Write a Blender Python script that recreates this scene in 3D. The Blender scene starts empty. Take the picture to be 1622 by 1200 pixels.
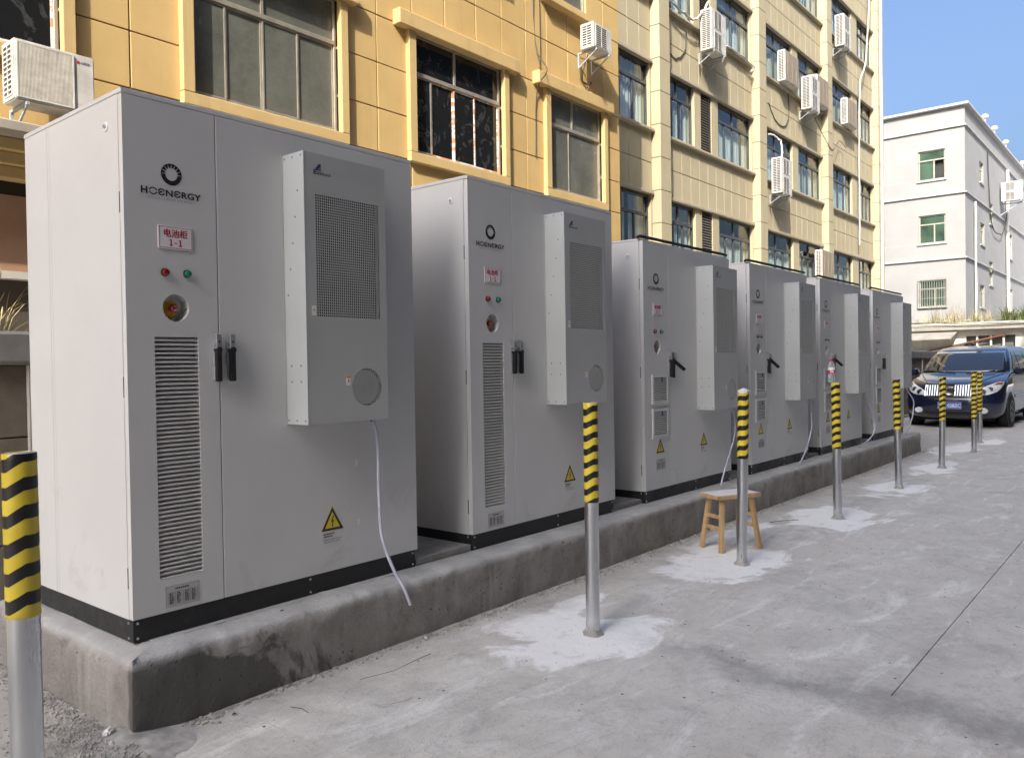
import bpy, bmesh, math, random
from mathutils import Vector, Matrix
R = math.radians
random.seed(7)
scene = bpy.context.scene
col = scene.collection

# ------------------------------------------------------------------ camera
YAW, PITCH, ROLL, FPX, HC = R(39.5531), R(0.8455), R(-0.9043), 1280.45, 1.403
fw = Vector((math.cos(YAW)*math.cos(PITCH), math.sin(YAW)*math.cos(PITCH), -math.sin(PITCH)))
rt = Vector((math.sin(YAW), -math.cos(YAW), 0)); up = rt.cross(fw)
r2 = rt*math.cos(ROLL)+up*math.sin(ROLL); u2 = -rt*math.sin(ROLL)+up*math.cos(ROLL)
cd = bpy.data.cameras.new('camera'); cd.sensor_fit = 'HORIZONTAL'; cd.sensor_width = 36
cd.lens = FPX/1622*36; cd.clip_start = .05; cd.clip_end = 2000
cam = bpy.data.objects.new('camera', cd); col.objects.link(cam)
m = Matrix((r2, u2, -fw)).transposed().to_4x4(); m.translation = (0, 0, HC); cam.matrix_world = m
scene.camera = cam

# ------------------------------------------------------------------ sky, sun, exposure
SUN_TO = Vector((-2.4, -1.0, 2.1)).normalized()
EL = math.asin(SUN_TO.z); AZ = math.atan2(SUN_TO.x, SUN_TO.y)
w = bpy.data.worlds.new('World'); scene.world = w; w.use_nodes = True
nt = w.node_tree; nt.nodes.clear()
sky = nt.nodes.new('ShaderNodeTexSky'); sky.sky_type = 'NISHITA'; sky.sun_disc = False
sky.sun_elevation = EL; sky.sun_rotation = AZ % (2*math.pi); sky.air_density = 1.0; sky.dust_density = 10.0; sky.ozone_density = 6.0
bg = nt.nodes.new('ShaderNodeBackground'); bg.inputs[1].default_value = 0.15
wo = nt.nodes.new('ShaderNodeOutputWorld')
nt.links.new(sky.outputs[0], bg.inputs[0]); nt.links.new(bg.outputs[0], wo.inputs[0])
sd = bpy.data.lights.new('sun', 'SUN'); sd.energy = 3.6; sd.angle = R(.53); sd.color = (1, .93, .82)
so = bpy.data.objects.new('sun', sd); col.objects.link(so); so.location = (-20, -20, 30)
so.rotation_euler = SUN_TO.to_track_quat('Z', 'Y').to_euler()
vs = scene.view_settings; vs.view_transform = 'Standard'; vs.look = 'None'; vs.gamma = 1; vs.exposure = 1.22
vs.use_curve_mapping = False
scene.cycles.use_denoising = True
scene.cycles.max_bounces = 8; scene.cycles.diffuse_bounces = 4; scene.cycles.transparent_max_bounces = 12

# ------------------------------------------------------------------ helpers
class MB:
    def __init__(s): s.V = []; s.F = []; s.I = []; s.k = 0
    def add(s, vs_, fs):
        o = len(s.V); s.V += [tuple(v) for v in vs_]
        for f in fs: s.F.append(tuple(i+o for i in f)); s.I.append(s.k)
        return s
    def box(s, x0, y0, z0, x1, y1, z1):
        if x0 > x1: x0, x1 = x1, x0
        if y0 > y1: y0, y1 = y1, y0
        if z0 > z1: z0, z1 = z1, z0
        return s.add([(x0,y0,z0),(x1,y0,z0),(x1,y1,z0),(x0,y1,z0),(x0,y0,z1),(x1,y0,z1),(x1,y1,z1),(x0,y1,z1)],
                     [(0,3,2,1),(4,5,6,7),(0,1,5,4),(1,2,6,5),(2,3,7,6),(3,0,4,7)])
    def quad(s, *p): return s.add(p, [tuple(range(len(p)))])
    def ring(s, c, ax, r, n):
        ax = Vector(ax).normalized(); t = Vector((0,0,1)) if abs(ax.z) < .9 else Vector((1,0,0))
        a = ax.cross(t).normalized(); b = ax.cross(a)
        return [Vector(c)+a*(r*math.cos(2*math.pi*i/n))+b*(r*math.sin(2*math.pi*i/n)) for i in range(n)]
    def cyl(s, p0, p1, r0, r1=None, n=16, caps=True):
        r1 = r0 if r1 is None else r1; p0 = Vector(p0); p1 = Vector(p1); ax = p1-p0
        v = s.ring(p0, ax, r0, n)+s.ring(p1, ax, r1, n)
        f = [(i, (i+1) % n, n+(i+1) % n, n+i) for i in range(n)]
        if caps: f += [tuple(range(n-1, -1, -1)), tuple(range(n, 2*n))]
        return s.add(v, f)
    def tube(s, pts, r, n=8, rr=None):
        pts = [Vector(p) for p in pts]; v = []; N = len(pts)
        ref = None
        for i, p in enumerate(pts):
            t = (pts[min(i+1, N-1)]-pts[max(i-1, 0)]).normalized()
            if ref is None: ref = t.orthogonal().normalized()
            a = (ref-t*ref.dot(t)).normalized(); ref = a; b = t.cross(a); q = rr[i] if rr else r
            v += [p+a*(q*math.cos(2*math.pi*j/n))+b*(q*math.sin(2*math.pi*j/n)) for j in range(n)]
        f = [(i*n+j, i*n+(j+1) % n, (i+1)*n+(j+1) % n, (i+1)*n+j) for i in range(N-1) for j in range(n)]
        f += [tuple(range(n-1, -1, -1)), tuple(range((N-1)*n, N*n))]
        return s.add(v, f)
    def lathe(s, prof, n=24, c=(0,0,0), ax='z'):
        v = []
        for r, h in prof:
            for j in range(n):
                a = 2*math.pi*j/n; x, y = r*math.cos(a), r*math.sin(a)
                p = (x, y, h) if ax == 'z' else ((x, h, -y) if ax == 'y' else (h, x, y))
                v.append((p[0]+c[0], p[1]+c[1], p[2]+c[2]))
        P = len(prof)
        f = [(i*n+j, i*n+(j+1) % n, (i+1)*n+(j+1) % n, (i+1)*n+j) for i in range(P-1) for j in range(n)]
        f += [tuple(range(n-1, -1, -1)), tuple(range((P-1)*n, P*n))]
        return s.add(v, f)
    def prism(s, poly, y0, y1, ax='y'):
        n = len(poly)
        def mp(p, h): return (p[0], h, p[1]) if ax == 'y' else ((h, p[0], p[1]) if ax == 'x' else (p[0], p[1], h))
        v = [mp(p, y0) for p in poly]+[mp(p, y1) for p in poly]
        f = [(i, (i+1) % n, n+(i+1) % n, n+i) for i in range(n)]+[tuple(range(n-1, -1, -1)), tuple(range(n, 2*n))]
        return s.add(v, f)
    def bar(s, p0, p1, w_, h_, upv=(0,0,1)):
        p0 = Vector(p0); p1 = Vector(p1); t = (p1-p0).normalized(); a = t.cross(Vector(upv)).normalized(); b = a.cross(t)
        v = [p+a*(sx*w_/2)+b*(sy*h_/2) for p in (p0, p1) for sx, sy in ((-1,-1),(1,-1),(1,1),(-1,1))]
        return s.add(v, [(0,3,2,1),(4,5,6,7),(0,1,5,4),(1,2,6,5),(2,3,7,6),(3,0,4,7)])
    def mesh(s, name, mats, bevel=0, smooth=None, seg=1, merge=False):
        me = bpy.data.meshes.new(name); me.from_pydata(s.V, [], s.F)
        for mt in (mats if isinstance(mats, (list, tuple)) else [mats]): me.materials.append(mt)
        me.polygons.foreach_set('material_index', s.I)
        bm = bmesh.new(); bm.from_mesh(me)
        if merge: bmesh.ops.remove_doubles(bm, verts=bm.verts, dist=1e-5)
        bmesh.ops.recalc_face_normals(bm, faces=bm.faces)
        if bevel:
            es = [e for e in bm.edges if len(e.link_faces) == 2 and e.calc_face_angle(0) > .5]
            bmesh.ops.bevel(bm, geom=es, offset=bevel, segments=seg, affect='EDGES', clamp_overlap=True)
        bm.to_mesh(me); bm.free()
        if smooth is not None:
            me.shade_smooth(); me.set_sharp_from_angle(angle=R(smooth))
        me.update(); return me
    def build(s, name, mats, parent=None, loc=(0,0,0), **k):
        return obj(name, s.mesh(name, mats, **k), parent, loc)

def obj(name, me, parent=None, loc=(0,0,0), rot=None):
    o = bpy.data.objects.new(name, me); col.objects.link(o); o.location = loc
    if rot: o.rotation_euler = rot
    if parent: o.parent = parent
    return o
def tag(o, label, cat, group=None):
    o['label'] = label; o['category'] = cat
    if group: o['group'] = group
    return o
def thing(name, label, cat, loc=(0,0,0), rz=0, group=None):
    return tag(obj(name, None, None, loc, (0,0,rz)), label, cat, group)
def plate(mb, x0, x1, z0, z1, y0, y1, rects=(), circ=(), n=32):
    """plate in the xz plane, front y0, back y1, with rectangular and round holes"""
    holes = [tuple(r) for r in rects]+[(c[0]-c[2], c[0]+c[2], c[1]-c[2], c[1]+c[2]) for c in circ]
    xs = sorted({x0, x1, *[h[0] for h in holes], *[h[1] for h in holes]}); zs = sorted({z0, z1, *[h[2] for h in holes], *[h[3] for h in holes]})
    xs = [x for x in xs if x0 <= x <= x1]; zs = [z for z in zs if z0 <= z <= z1]
    for i in range(len(xs)-1):
        for j in range(len(zs)-1):
            cx, cz = (xs[i]+xs[i+1])/2, (zs[j]+zs[j+1])/2
            if any(h[0] < cx < h[1] and h[2] < cz < h[3] for h in holes): continue
            a, b, c, d = xs[i], xs[i+1], zs[j], zs[j+1]
            mb.quad((a,y0,c),(b,y0,c),(b,y0,d),(a,y0,d)); mb.quad((a,y1,c),(a,y1,d),(b,y1,d),(b,y1,c))
    def loop(pts):
        for k in range(len(pts)):
            p, q_ = pts[k], pts[(k+1) % len(pts)]
            mb.quad((p[0],y0,p[1]),(q_[0],y0,q_[1]),(q_[0],y1,q_[1]),(p[0],y1,p[1]))
    loop([(x0,z0),(x1,z0),(x1,z1),(x0,z1)])
    for h in rects: loop([(h[0],h[2]),(h[1],h[2]),(h[1],h[3]),(h[0],h[3])])
    for cx, cz, r in circ:
        ring = [(cx+r*math.cos(2*math.pi*(k+.5)/n), cz+r*math.sin(2*math.pi*(k+.5)/n)) for k in range(n)]
        loop(ring)
        def sq(p):
            dx, dz = p[0]-cx, p[1]-cz; s_ = r/max(abs(dx), abs(dz)); return (cx+dx*s_, cz+dz*s_)
        for k in range(n):
            p, q_ = ring[k], ring[(k+1) % n]; P, Q = sq(p), sq(q_); pts = [P]
            if abs(P[0]-Q[0]) > 1e-6 and abs(P[1]-Q[1]) > 1e-6:
                pts.append((cx+math.copysign(r, P[0]+Q[0]-2*cx), cz+math.copysign(r, P[1]+Q[1]-2*cz)))
            pts += [Q, q_, p]
            for yy in (y0, y1): mb.quad(*[(t[0], yy, t[1]) for t in pts])
    return mb

# ------------------------------------------------------------------ materials
class N:
    def __init__(s, name):
        s.m = bpy.data.materials.new(name); s.m.use_nodes = True; s.t = s.m.node_tree; s.b = s.t.nodes['Principled BSDF']; s.out = s.t.nodes['Material Output']
    def n(s, kind, **k):
        x = s.t.nodes.new('ShaderNode'+kind)
        for a, v in k.items():
            if a.startswith('i_'):
                a2 = a[2:]; x.inputs[int(a2) if a2.isdigit() else a2].default_value = v
            else: setattr(x, a, v)
        return x
    def l(s, a, b): s.t.links.new(a, b)
    def set(s, **k):
        for a, v in k.items(): s.b.inputs[a.replace('_', ' ')].default_value = v
        return s
    def coord(s, kind='Object'):
        if kind == 'World': return s.n('NewGeometry').outputs['Position']
        return s.n('TexCoord').outputs[kind]
    def noise(s, co, scale, detail=4, rough=.55, dist=0, stretch=None):
        if stretch:
            mp = s.n('Mapping'); mp.inputs['Scale'].default_value = stretch; s.l(co, mp.inputs[0]); co = mp.outputs[0]
        x = s.n('TexNoise', i_Scale=scale, i_Detail=detail, i_Roughness=rough, i_Distortion=dist); s.l(co, x.inputs['Vector']); return x.outputs[0]
    def ramp(s, f, stops):
        x = s.n('ValToRGB'); s.l(f, x.inputs[0]); e = x.color_ramp.elements
        while len(e) < len(stops): e.new(.5)
        for el, (p, c) in zip(e, stops): el.position = p; el.color = (*c, 1) if len(c) == 3 else c
        return x.outputs[0]
    def rng(s, f, a, b, c=0, d=1):
        x = s.n('MapRange', i_1=a, i_2=b, i_3=c, i_4=d); s.l(f, x.inputs[0]); return x.outputs[0]
    def math(s, op, a, b=None, clamp=False):
        x = s.n('Math', operation=op, use_clamp=clamp)
        for i, v in enumerate((a, b)):
            if v is None: continue
            if isinstance(v, (int, float)): x.inputs[i].default_value = v
            else: s.l(v, x.inputs[i])
        return x.outputs[0]
    def mix(s, f, a, b, mode='MIX'):
        x = s.n('Mix', data_type='RGBA', blend_type=mode)
        for k, v in ((0, f), (6, a), (7, b)):
            if isinstance(v, (int, float)): x.inputs[k].default_value = v
            elif isinstance(v, tuple): x.inputs[k].default_value = (*v, 1) if len(v) == 3 else v
            else: s.l(v, x.inputs[k])
        return x.outputs[2]
    def color(s, c): s.l(c, s.b.inputs['Base Color'])
    def rough(s, r): s.l(r, s.b.inputs['Roughness'])
    def bump(s, h, strength=.3, dist=.01):
        x = s.n('Bump', i_Strength=strength, i_Distance=dist); s.l(h, x.inputs['Height']); s.l(x.outputs[0], s.b.inputs['Normal']); return x

def pm(name, c, rough=.5, metal=0, var=.12, scale=4, bump=0, bscale=60, spec=.5, co='Object', stretch=None, coat=0):
    """plain procedural surface: base colour with noise variation, roughness variation, optional bump"""
    q = N(name); q.set(Metallic=metal, Specular_IOR_Level=spec, Coat_Weight=coat, Coat_Roughness=.05)
    k = q.coord(co); f = q.noise(k, scale, 5, .6, 0, stretch)
    lo = tuple(max(0, v*(1-var)) for v in c); hi = tuple(min(1, v*(1+var)) for v in c)
    q.color(q.ramp(f, [(.3, lo), (.7, hi)])); q.rough(q.rng(f, .3, .7, max(.02, rough*.85), min(1, rough*1.15)))
    if bump: q.bump(q.noise(k, bscale, 3), bump, .004)
    return q.m
MAT = {}
def mk():
    D = MAT
    # powder coat of the cabinets: pale warm grey, faint orange peel, dust and finger smudges
    q = N('powder_coat'); k = q.coord(); f = q.noise(k, 2.2, 5); g = q.noise(k, 9, 6, .65)
    c = q.ramp(f, [(.3, (.56,.56,.555)), (.7, (.60,.60,.595))])
    sm = q.noise(k, 3.1, 7, .72, .6)
    sz_ = q.n('SeparateXYZ'); q.l(k, sz_.inputs[0]); c = q.mix(q.math('MULTIPLY', q.rng(sm, .58, .74, 0, .5), q.rng(sz_.outputs[2], .75, .2, .25, 1), True), c, (.36,.335,.30)); q.color(c)
    q.rough(q.rng(g, .3, .7, .33, .46)); q.bump(q.noise(k, 420, 2), .06, .001); D['coat'] = q.m
    q = N('cooler_coat'); k = q.coord(); f = q.noise(k, 3, 5)
    q.color(q.ramp(f, [(.3, (.40,.412,.405)), (.7, (.44,.452,.445))])); q.rough(q.rng(f, .3, .7, .36, .46)); q.bump(q.noise(k, 420, 2), .05, .001); D['cool'] = q.m
    D['black'] = pm('black_paint', (.012,.012,.014), .45, var=.3, scale=9)
    q = N('plinth_paint'); k = q.coord(); f = q.noise(k, 7, 7, .7); q.color(q.ramp(f, [(.45, (.010,.011,.013)), (.62,(.022,.023,.025)), (.8, (.07,.068,.064))])); q.rough(q.rng(f,.4,.7,.38,.7)); D['plinth'] = q.m
    D['blackplastic'] = pm('black_plastic', (.014,.014,.015), .4, var=.2, scale=20)
    D['rubber'] = pm('rubber', (.016,.016,.017), .75, var=.25, scale=20)
    D['dark'] = pm('dark_interior', (.012,.013,.014), .8, var=.3)
    D['slat'] = pm('slat_coat', (.60,.598,.585), .42, var=.05)
    D['zinc'] = pm('zinc_screw', (.55,.56,.58), .35, 1, .1, 30)
    D['chrome'] = pm('chrome', (.72,.73,.75), .12, 1, .05, 8)
    D['cast'] = pm('cast_zinc', (.52,.53,.55), .38, .85, .08, 30)
    D['ink'] = pm('black_ink', (.016,.015,.022), .45, var=.1)
    D['navy'] = pm('navy_ink', (.02,.022,.10), .4, var=.1)
    D['greyink'] = pm('grey_ink', (.16,.16,.20), .5, var=.1)
    D['paleink'] = pm('pale_print', (.47,.46,.445), .5, var=.1)
    D['redink'] = pm('red_ink', (.42,.012,.035), .4, var=.1)
    D['signwhite'] = pm('sign_white', (.74,.72,.74), .32, var=.04)
    D['plategrey'] = pm('rating_plate_grey', (.47,.46,.45), .35, .2, .06, 15)
    D['clearlabel'] = pm('label_film', (.60,.595,.59), .3, var=.03)
    D['yellow'] = pm('sign_yellow', (.62,.50,.035), .4, var=.08, scale=12)
    D['redlamp'] = pm('red_lens', (.22,.006,.008), .18, var=.1, coat=.6)
    D['greenlamp'] = pm('green_lens', (.004,.17,.095), .18, var=.1, coat=.6)
    D['redbtn'] = pm('red_button', (.42,.02,.015), .35, var=.1)
    D['stopyellow'] = pm('stop_yellow', (.60,.36,.02), .45, var=.15, scale=30)
    D['blueclip'] = pm('blue_clip', (.02,.07,.32), .35)
    D['orange'] = pm('orange_print', (.62,.22,.02), .45)
    q = N('hose_pvc'); k = q.coord(); f = q.noise(k, 12, 4); wv = q.n('TexWave', wave_type='BANDS', bands_direction='Z', i_Scale=95.0); q.l(k, wv.inputs[0])
    q.color(q.mix(q.rng(wv.outputs[1], .2, .8), (.50,.50,.62), (.72,.72,.80))); q.set(Roughness=.22, Transmission_Weight=.25); q.bump(wv.outputs[1], .25, .001); D['hose'] = q.m
    # galvanised pipe
    q = N('galvanised_steel'); k = q.coord(); f = q.noise(k, 14, 6, .65, .3, (1,1,.12)); g = q.noise(k, 40, 3)
    c = q.ramp(f, [(.3, (.52,.53,.54)), (.55, (.66,.67,.68)), (.75, (.80,.80,.80))]); dirt = q.noise(k, 9, 6, .7)
    sp = q.n('SeparateXYZ'); q.l(k, sp.inputs[0]); low = q.rng(sp.outputs[2], .02, .09, 1, 0)
    c = q.mix(q.math('MULTIPLY', low, q.rng(dirt, .3, .6), True), c, (.22,.20,.18))
    q.color(c); q.l(q.math('SUBTRACT', 1.0, q.math('MULTIPLY', low, .8)), q.b.inputs['Metallic']); q.rough(q.rng(f, .3, .8, .24, .44)); q.bump(g, .05, .001); D['steel'] = q.m
    # hazard tape: slanted black and yellow stripes of a hand-wrapped tape
    q = N('hazard_tape'); k = q.coord(); sp = q.n('SeparateXYZ'); q.l(k, sp.inputs[0])
    an = q.math('DIVIDE', q.math('ARCTAN2', sp.outputs[1], sp.outputs[0]), 2*math.pi)
    stp = q.math('MULTIPLY', q.math('PINGPONG', q.math('MULTIPLY', q.math('ADD', an, 2), 6.0), 1.0), .155)
    wob = q.noise(k, 6, 2)
    v = q.math('ADD', q.math('DIVIDE', sp.outputs[2], .069), q.math('ADD', q.math('MULTIPLY', an, -1.0), q.math('ADD', stp, q.math('MULTIPLY', wob, .3))))
    st = q.rng(q.math('PINGPONG', v, .5), .225, .245)
    sc = q.noise(k, 60, 5, .7)
    yel = q.ramp(q.noise(k, 10, 4), [(.3, (.60,.45,.03)), (.7, (.72,.56,.055))])
    c = q.mix(st, (.012,.012,.012), yel); c = q.mix(q.rng(sc, .68, .78, 0, .5), c, (.4,.38,.33)); q.color(c)
    q.set(Roughness=.34); q.bump(q.noise(k, 25, 3, .5), .12, .002); D['tape'] = q.m
    D['wood'] = None
    q = N('stool_pine'); k = q.coord(); f = q.noise(k, 7, 6, .6, 1.5, (1,1,.12)); g = q.noise(k, 5, 5, .7)
    c = q.ramp(f, [(.3, (.36,.22,.10)), (.5, (.50,.33,.16)), (.7, (.58,.41,.22))]); c = q.mix(q.rng(g, .6, .8, 0, .6), c, (.22,.15,.09)); q.color(c); q.set(Roughness=.55); q.bump(f, .15, .002); D['wood'] = q.m
    q = N('stool_top_dust'); k = q.coord(); f = q.noise(k, 12, 6, .65); q.color(q.ramp(f, [(.35, (.60,.57,.52)), (.6, (.72,.70,.67))])); q.set(Roughness=.7); D['woodtop'] = q.m
    # clear plastic bottle, water, paper
    q = N('bottle_plastic'); q.set(Roughness=.05, Transmission_Weight=.92, IOR=1.2); k = q.coord(); q.color(q.ramp(q.noise(k, 8), [(0,(.9,.93,.95)),(1,(.97,.98,.99))])); D['pet'] = q.m
    D['redcap'] = pm('red_cap', (.55,.012,.03), .3, var=.08)
    D['paper'] = pm('white_paper', (.75,.76,.77), .4, var=.03)
mk()
# ------------------------------------------------------------------ ground
def ground_mat(name, base=1.0, slab=True):
    q = N(name); k = q.coord('World')
    big = q.noise(k, .55, 5, .6, .4); mid = q.noise(k, 2.6, 7, .68, .5); fine = q.noise(k, 17, 8, .74); grit = q.noise(k, 75, 5, .65)
    sw = q.noise(k, 3.2, 7, .62, .9, (.45, 1.6, 1))
    c = q.ramp(mid, [(.28, (.25*base,.239*base,.215*base)), (.5, (.325*base,.312*base,.283*base)), (.74, (.40*base,.388*base,.356*base))])
    c = q.mix(q.rng(big, .40, .60, 0, .7), c, (.355*base,.334*base,.30*base))
    c = q.mix(q.rng(sw, .54, .68, 0, .65), c, (.47*base,.462*base,.435*base))
    stn = q.noise(k, 1.3, 7, .7, 1.2); c = q.mix(q.rng(stn, .57, .70, 0, .6), c, (.20*base,.194*base,.185*base))
    md2 = q.noise(k, 6.5, 8, .76, .6); c = q.mix(q.rng(md2, .56, .70, 0, .55), c, (.27,.26,.245)); c = q.mix(q.rng(md2, .43, .30, 0, .5), c, (.68,.665,.635)); c = q.mix(q.rng(fine, .56, .76, 0, .60), c, (.22,.21,.198)); c = q.mix(q.rng(fine, .44, .26, 0, .55), c, (.60,.595,.585))
    c = q.mix(q.rng(grit, .62, .74, 0, .55), c, (.15,.143,.135))
    vs_ = q.n('TexVoronoi', i_Scale=16.0); q.l(k, vs_.inputs['Vector']); sc_ = q.n('SeparateColor'); q.l(vs_.outputs['Color'], sc_.inputs[0])
    c = q.mix(q.math('MULTIPLY', q.rng(vs_.outputs['Distance'], .13, .09), q.rng(sc_.outputs[0], .80, .82), True), c, (.07,.066,.062))
    sc2 = q.noise(k, 1.1, 8, .7, 1.6, (1.0, 2.6, 1)); c = q.mix(q.rng(q.math('ABSOLUTE', q.math('SUBTRACT', sc2, .5)), .012, .0, 0, .35), c, (.24,.23,.22))
    if slab:
        # dried cement smeared on the slab round the bollard feet, dirt along the plinth
        tot = None
        for (cx, cy, rx, ry) in ((3.42,2.44,.50,.46),(3.9,2.75,.3,.1),(5.4,2.50,.55,.50),(6.1,2.8,.8,.16),(7.45,2.45,.62,.45),(9.55,2.42,.60,.30),(11.7,2.45,.8,.28),(14.4,2.75,1.1,.36),(15.7,2.5,.6,.25)):
            mp = q.n('Mapping', vector_type='TEXTURE'); mp.inputs['Location'].default_value = (cx, cy, 0); mp.inputs['Scale'].default_value = (rx, ry, 1); q.l(k, mp.inputs[0])
            ln = q.n('VectorMath', operation='LENGTH'); q.l(mp.outputs[0], ln.inputs[0])
            d = ln.outputs['Value']; tot = d if tot is None else q.math('MINIMUM', tot, d)
        wr = q.noise(k, 2.2, 7, .62, .8, (.8, 1.2, 1)); d = q.math('ADD', tot, q.rng(wr, .2, .8, -.75, .75))
        msk = q.math('MULTIPLY', q.rng(d, .98, .78), q.rng(q.noise(k, 9, 6, .72), .30, .46, .35, 1), True)
        c = q.mix(q.math('MULTIPLY', msk, .92), c, (.82,.81,.785))
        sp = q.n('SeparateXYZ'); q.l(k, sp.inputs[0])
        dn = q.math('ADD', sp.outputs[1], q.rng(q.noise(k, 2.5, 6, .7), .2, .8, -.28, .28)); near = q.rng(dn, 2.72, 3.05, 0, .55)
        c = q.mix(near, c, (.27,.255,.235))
        # dirt washed into the cross joint
        dj = q.math('ABSOLUTE', q.math('ADD', q.math('SUBTRACT', sp.outputs[0], 3.55), q.rng(q.noise(k, 1.6, 6, .7), .2, .8, -.35, .35)))
        c = q.mix(q.math('MULTIPLY', q.rng(dj, .20, .02, 0, .55), q.rng(sp.outputs[1], 2.3, 1.7)), c, (.185,.178,.17))
    q.color(c); q.set(Specular_IOR_Level=.3); q.rough(q.rng(mid, .3, .7, .72, .92))
    h = q.math('ADD', q.math('MULTIPLY', mid, .7), q.math('ADD', q.math('MULTIPLY', fine, .35), q.math('MULTIPLY', grit, .18))); q.bump(h, .9, .016)
    return q.m
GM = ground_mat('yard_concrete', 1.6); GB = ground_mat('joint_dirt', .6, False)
g = MB().quad((-300,-300,-.03),(400,-300,-.03),(400,300,-.03),(-300,300,-.03)).build('ground', ground_mat('outer_ground', 1.5, False)); g['kind'] = 'structure'
j = MB().quad((-9,-6,-.022),(60,-6,-.022),(60,9.2,-.022),(-9,9.2,-.022)).build('joint_bed', GB, g)
gp = .0025
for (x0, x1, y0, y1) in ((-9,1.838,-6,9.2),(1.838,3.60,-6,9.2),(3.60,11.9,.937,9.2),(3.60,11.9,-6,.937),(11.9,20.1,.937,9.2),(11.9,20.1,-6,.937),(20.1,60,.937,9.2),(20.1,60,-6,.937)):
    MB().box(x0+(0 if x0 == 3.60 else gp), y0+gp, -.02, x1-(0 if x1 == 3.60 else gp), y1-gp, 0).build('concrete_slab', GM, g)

# ------------------------------------------------------------------ concrete plinth that carries the cabinets
ZP = .303
q = N('plinth_concrete'); k = q.coord('World'); mid = q.noise(k, 3.2, 7, .68, .4); big = q.noise(k, .9, 5, .6, .6); fine = q.noise(k, 42, 6, .7)
c = q.ramp(mid, [(.28, (.17,.157,.143)), (.5, (.27,.252,.232)), (.76, (.37,.352,.33))])
sp = q.n('SeparateXYZ'); q.l(k, sp.inputs[0])
dr = q.noise(k, 5, 5, .6, .2, (1.6, 1.6, .12)); c = q.mix(q.rng(dr, .54, .70, 0, .5), c, (.42,.41,.395)); mo = q.noise(k, 11, 7, .75, .5); c = q.mix(q.rng(mo, .56, .72, 0, .6), c, (.115,.105,.096)); c = q.mix(q.rng(mo, .42, .28, 0, .4), c, (.43,.415,.395))
# damp cement: dark at the near corner foot and in a few spots along the foot
wet = q.math('ADD', q.rng(q.noise(k, 1.9, 7, .66, .8), .25, .75, -1, 1), q.math('ADD', q.rng(sp.outputs[0], 1.45, 2.6, 1.15, -.25), q.rng(sp.outputs[2], .05, .30, .10, -.35)))
isf = q.rng(sp.outputs[1], 3.12, 3.10); wet = q.math('MULTIPLY', q.rng(wet, .30, .52), isf, True)
c = q.mix(q.math('MULTIPLY', wet, .80), c, (.072,.070,.068))
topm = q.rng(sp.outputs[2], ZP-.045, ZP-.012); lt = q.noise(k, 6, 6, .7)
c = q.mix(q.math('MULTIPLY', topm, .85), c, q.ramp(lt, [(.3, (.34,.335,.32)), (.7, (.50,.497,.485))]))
vo = q.n('TexVoronoi', i_Scale=26.0); q.l(k, vo.inputs['Vector']); pit = q.math('MULTIPLY', q.rng(vo.outputs['Distance'], .16, .08), q.rng(q.noise(k, 3.3, 3), .52, .60), True)
pit = q.math('MULTIPLY', pit, q.math('SUBTRACT', 1.0, topm)); c = q.mix(q.math('MULTIPLY', pit, .85), c, (.045,.042,.04))
c = q.mix(q.rng(fine, .64, .8, 0, .5), c, (.13,.125,.118)); q.color(c); q.set(Roughness=.9, Specular_IOR_Level=.25)
h = q.math('SUBTRACT', q.math('ADD', q.math('MULTIPLY', mid, .8), q.math('MULTIPLY', fine, .4)), q.math('MULTIPLY', pit, .7)); q.bump(h, 1.0, .02)
PADM = q.m
from mathutils import noise as mn
def pad():
    X0, X1, Y0, Y1 = 1.424, 13.62, 3.078, 4.52
    path = []                                    # (x, y, nx, ny)
    def seg(a, b, nrm, step=.022):
        L = (Vector(b)-Vector(a)).length; n = max(2, int(L/step))
        for i in range(n): t = i/n; path.append((a[0]+(b[0]-a[0])*t, a[1]+(b[1]-a[1])*t, *nrm))
    r = .012
    seg((X0, Y1), (X0, Y0+r), (-1, 0)); path.append((X0+r*.3, Y0+r*.3, -.7, -.7)); seg((X0+r, Y0), (X1-r, Y0), (0, -1)); path.append((X1-r*.3, Y0+r*.3, .7, -.7)); seg((X1, Y0+r), (X1, Y1), (1, 0)); path.append((X1, Y1, 1, 0))
    prof = [(0,-.02),(0,.04),(0,.09),(0,.14),(0,.19),(0,.235),(0,.265),(-.004,.282),(-.012,.293),(-.028,.300),(-.06,.303),(-.13,.302),(-.2,.303)]
    V = []; F = []; n = len(prof)
    for (x, y, nx, ny) in path:
        for (o, z) in prof:
            o0 = o
            if o < -.02: o = -min(-o, max(.02, y-Y0 if abs(nx) > .9 else 9), max(.02, min(x-X0, X1-x) if abs(ny) > .9 else 9), .02 if abs(nx) < .9 and abs(ny) < .9 else 9)
            p = Vector((x+nx*o, y+ny*o, z))
            e = mn.fractal(p*4.5, .8, 2, 5)*.008+mn.noise(p*22)*.003+mn.noise(p*47)*.0018
            rag = mn.fractal(Vector((x*3.1, y*3.1, 7.7)), .7, 2, 4)
            ed = max(0, 1-abs(z-.285)/.035) if z > .2 else 0
            p += Vector((nx, ny, 0))*(e+ed*(rag*.020-.008+mn.noise(p*33)*.005))
            if z > .25: p.z += (rag*.015-.005)*(1 if o > -.1 else .3)+mn.noise(p*26)*.0035+mn.noise(p*55)*.002
            if o != o0: p = Vector((x+nx*o, y+ny*o, .3005))
            V.append(p)
    for i in range(len(path)-1):
        for k_ in range(n-1): F.append((i*n+k_, (i+1)*n+k_, (i+1)*n+k_+1, i*n+k_+1))
    mb = MB().add(V, F)
    return mb
o = pad().build('concrete_plinth', PADM, smooth=50)
MB().box(1.60, 3.25, .02, 13.45, 4.50, ZP-.001).build('plinth_top', PADM, o)
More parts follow.
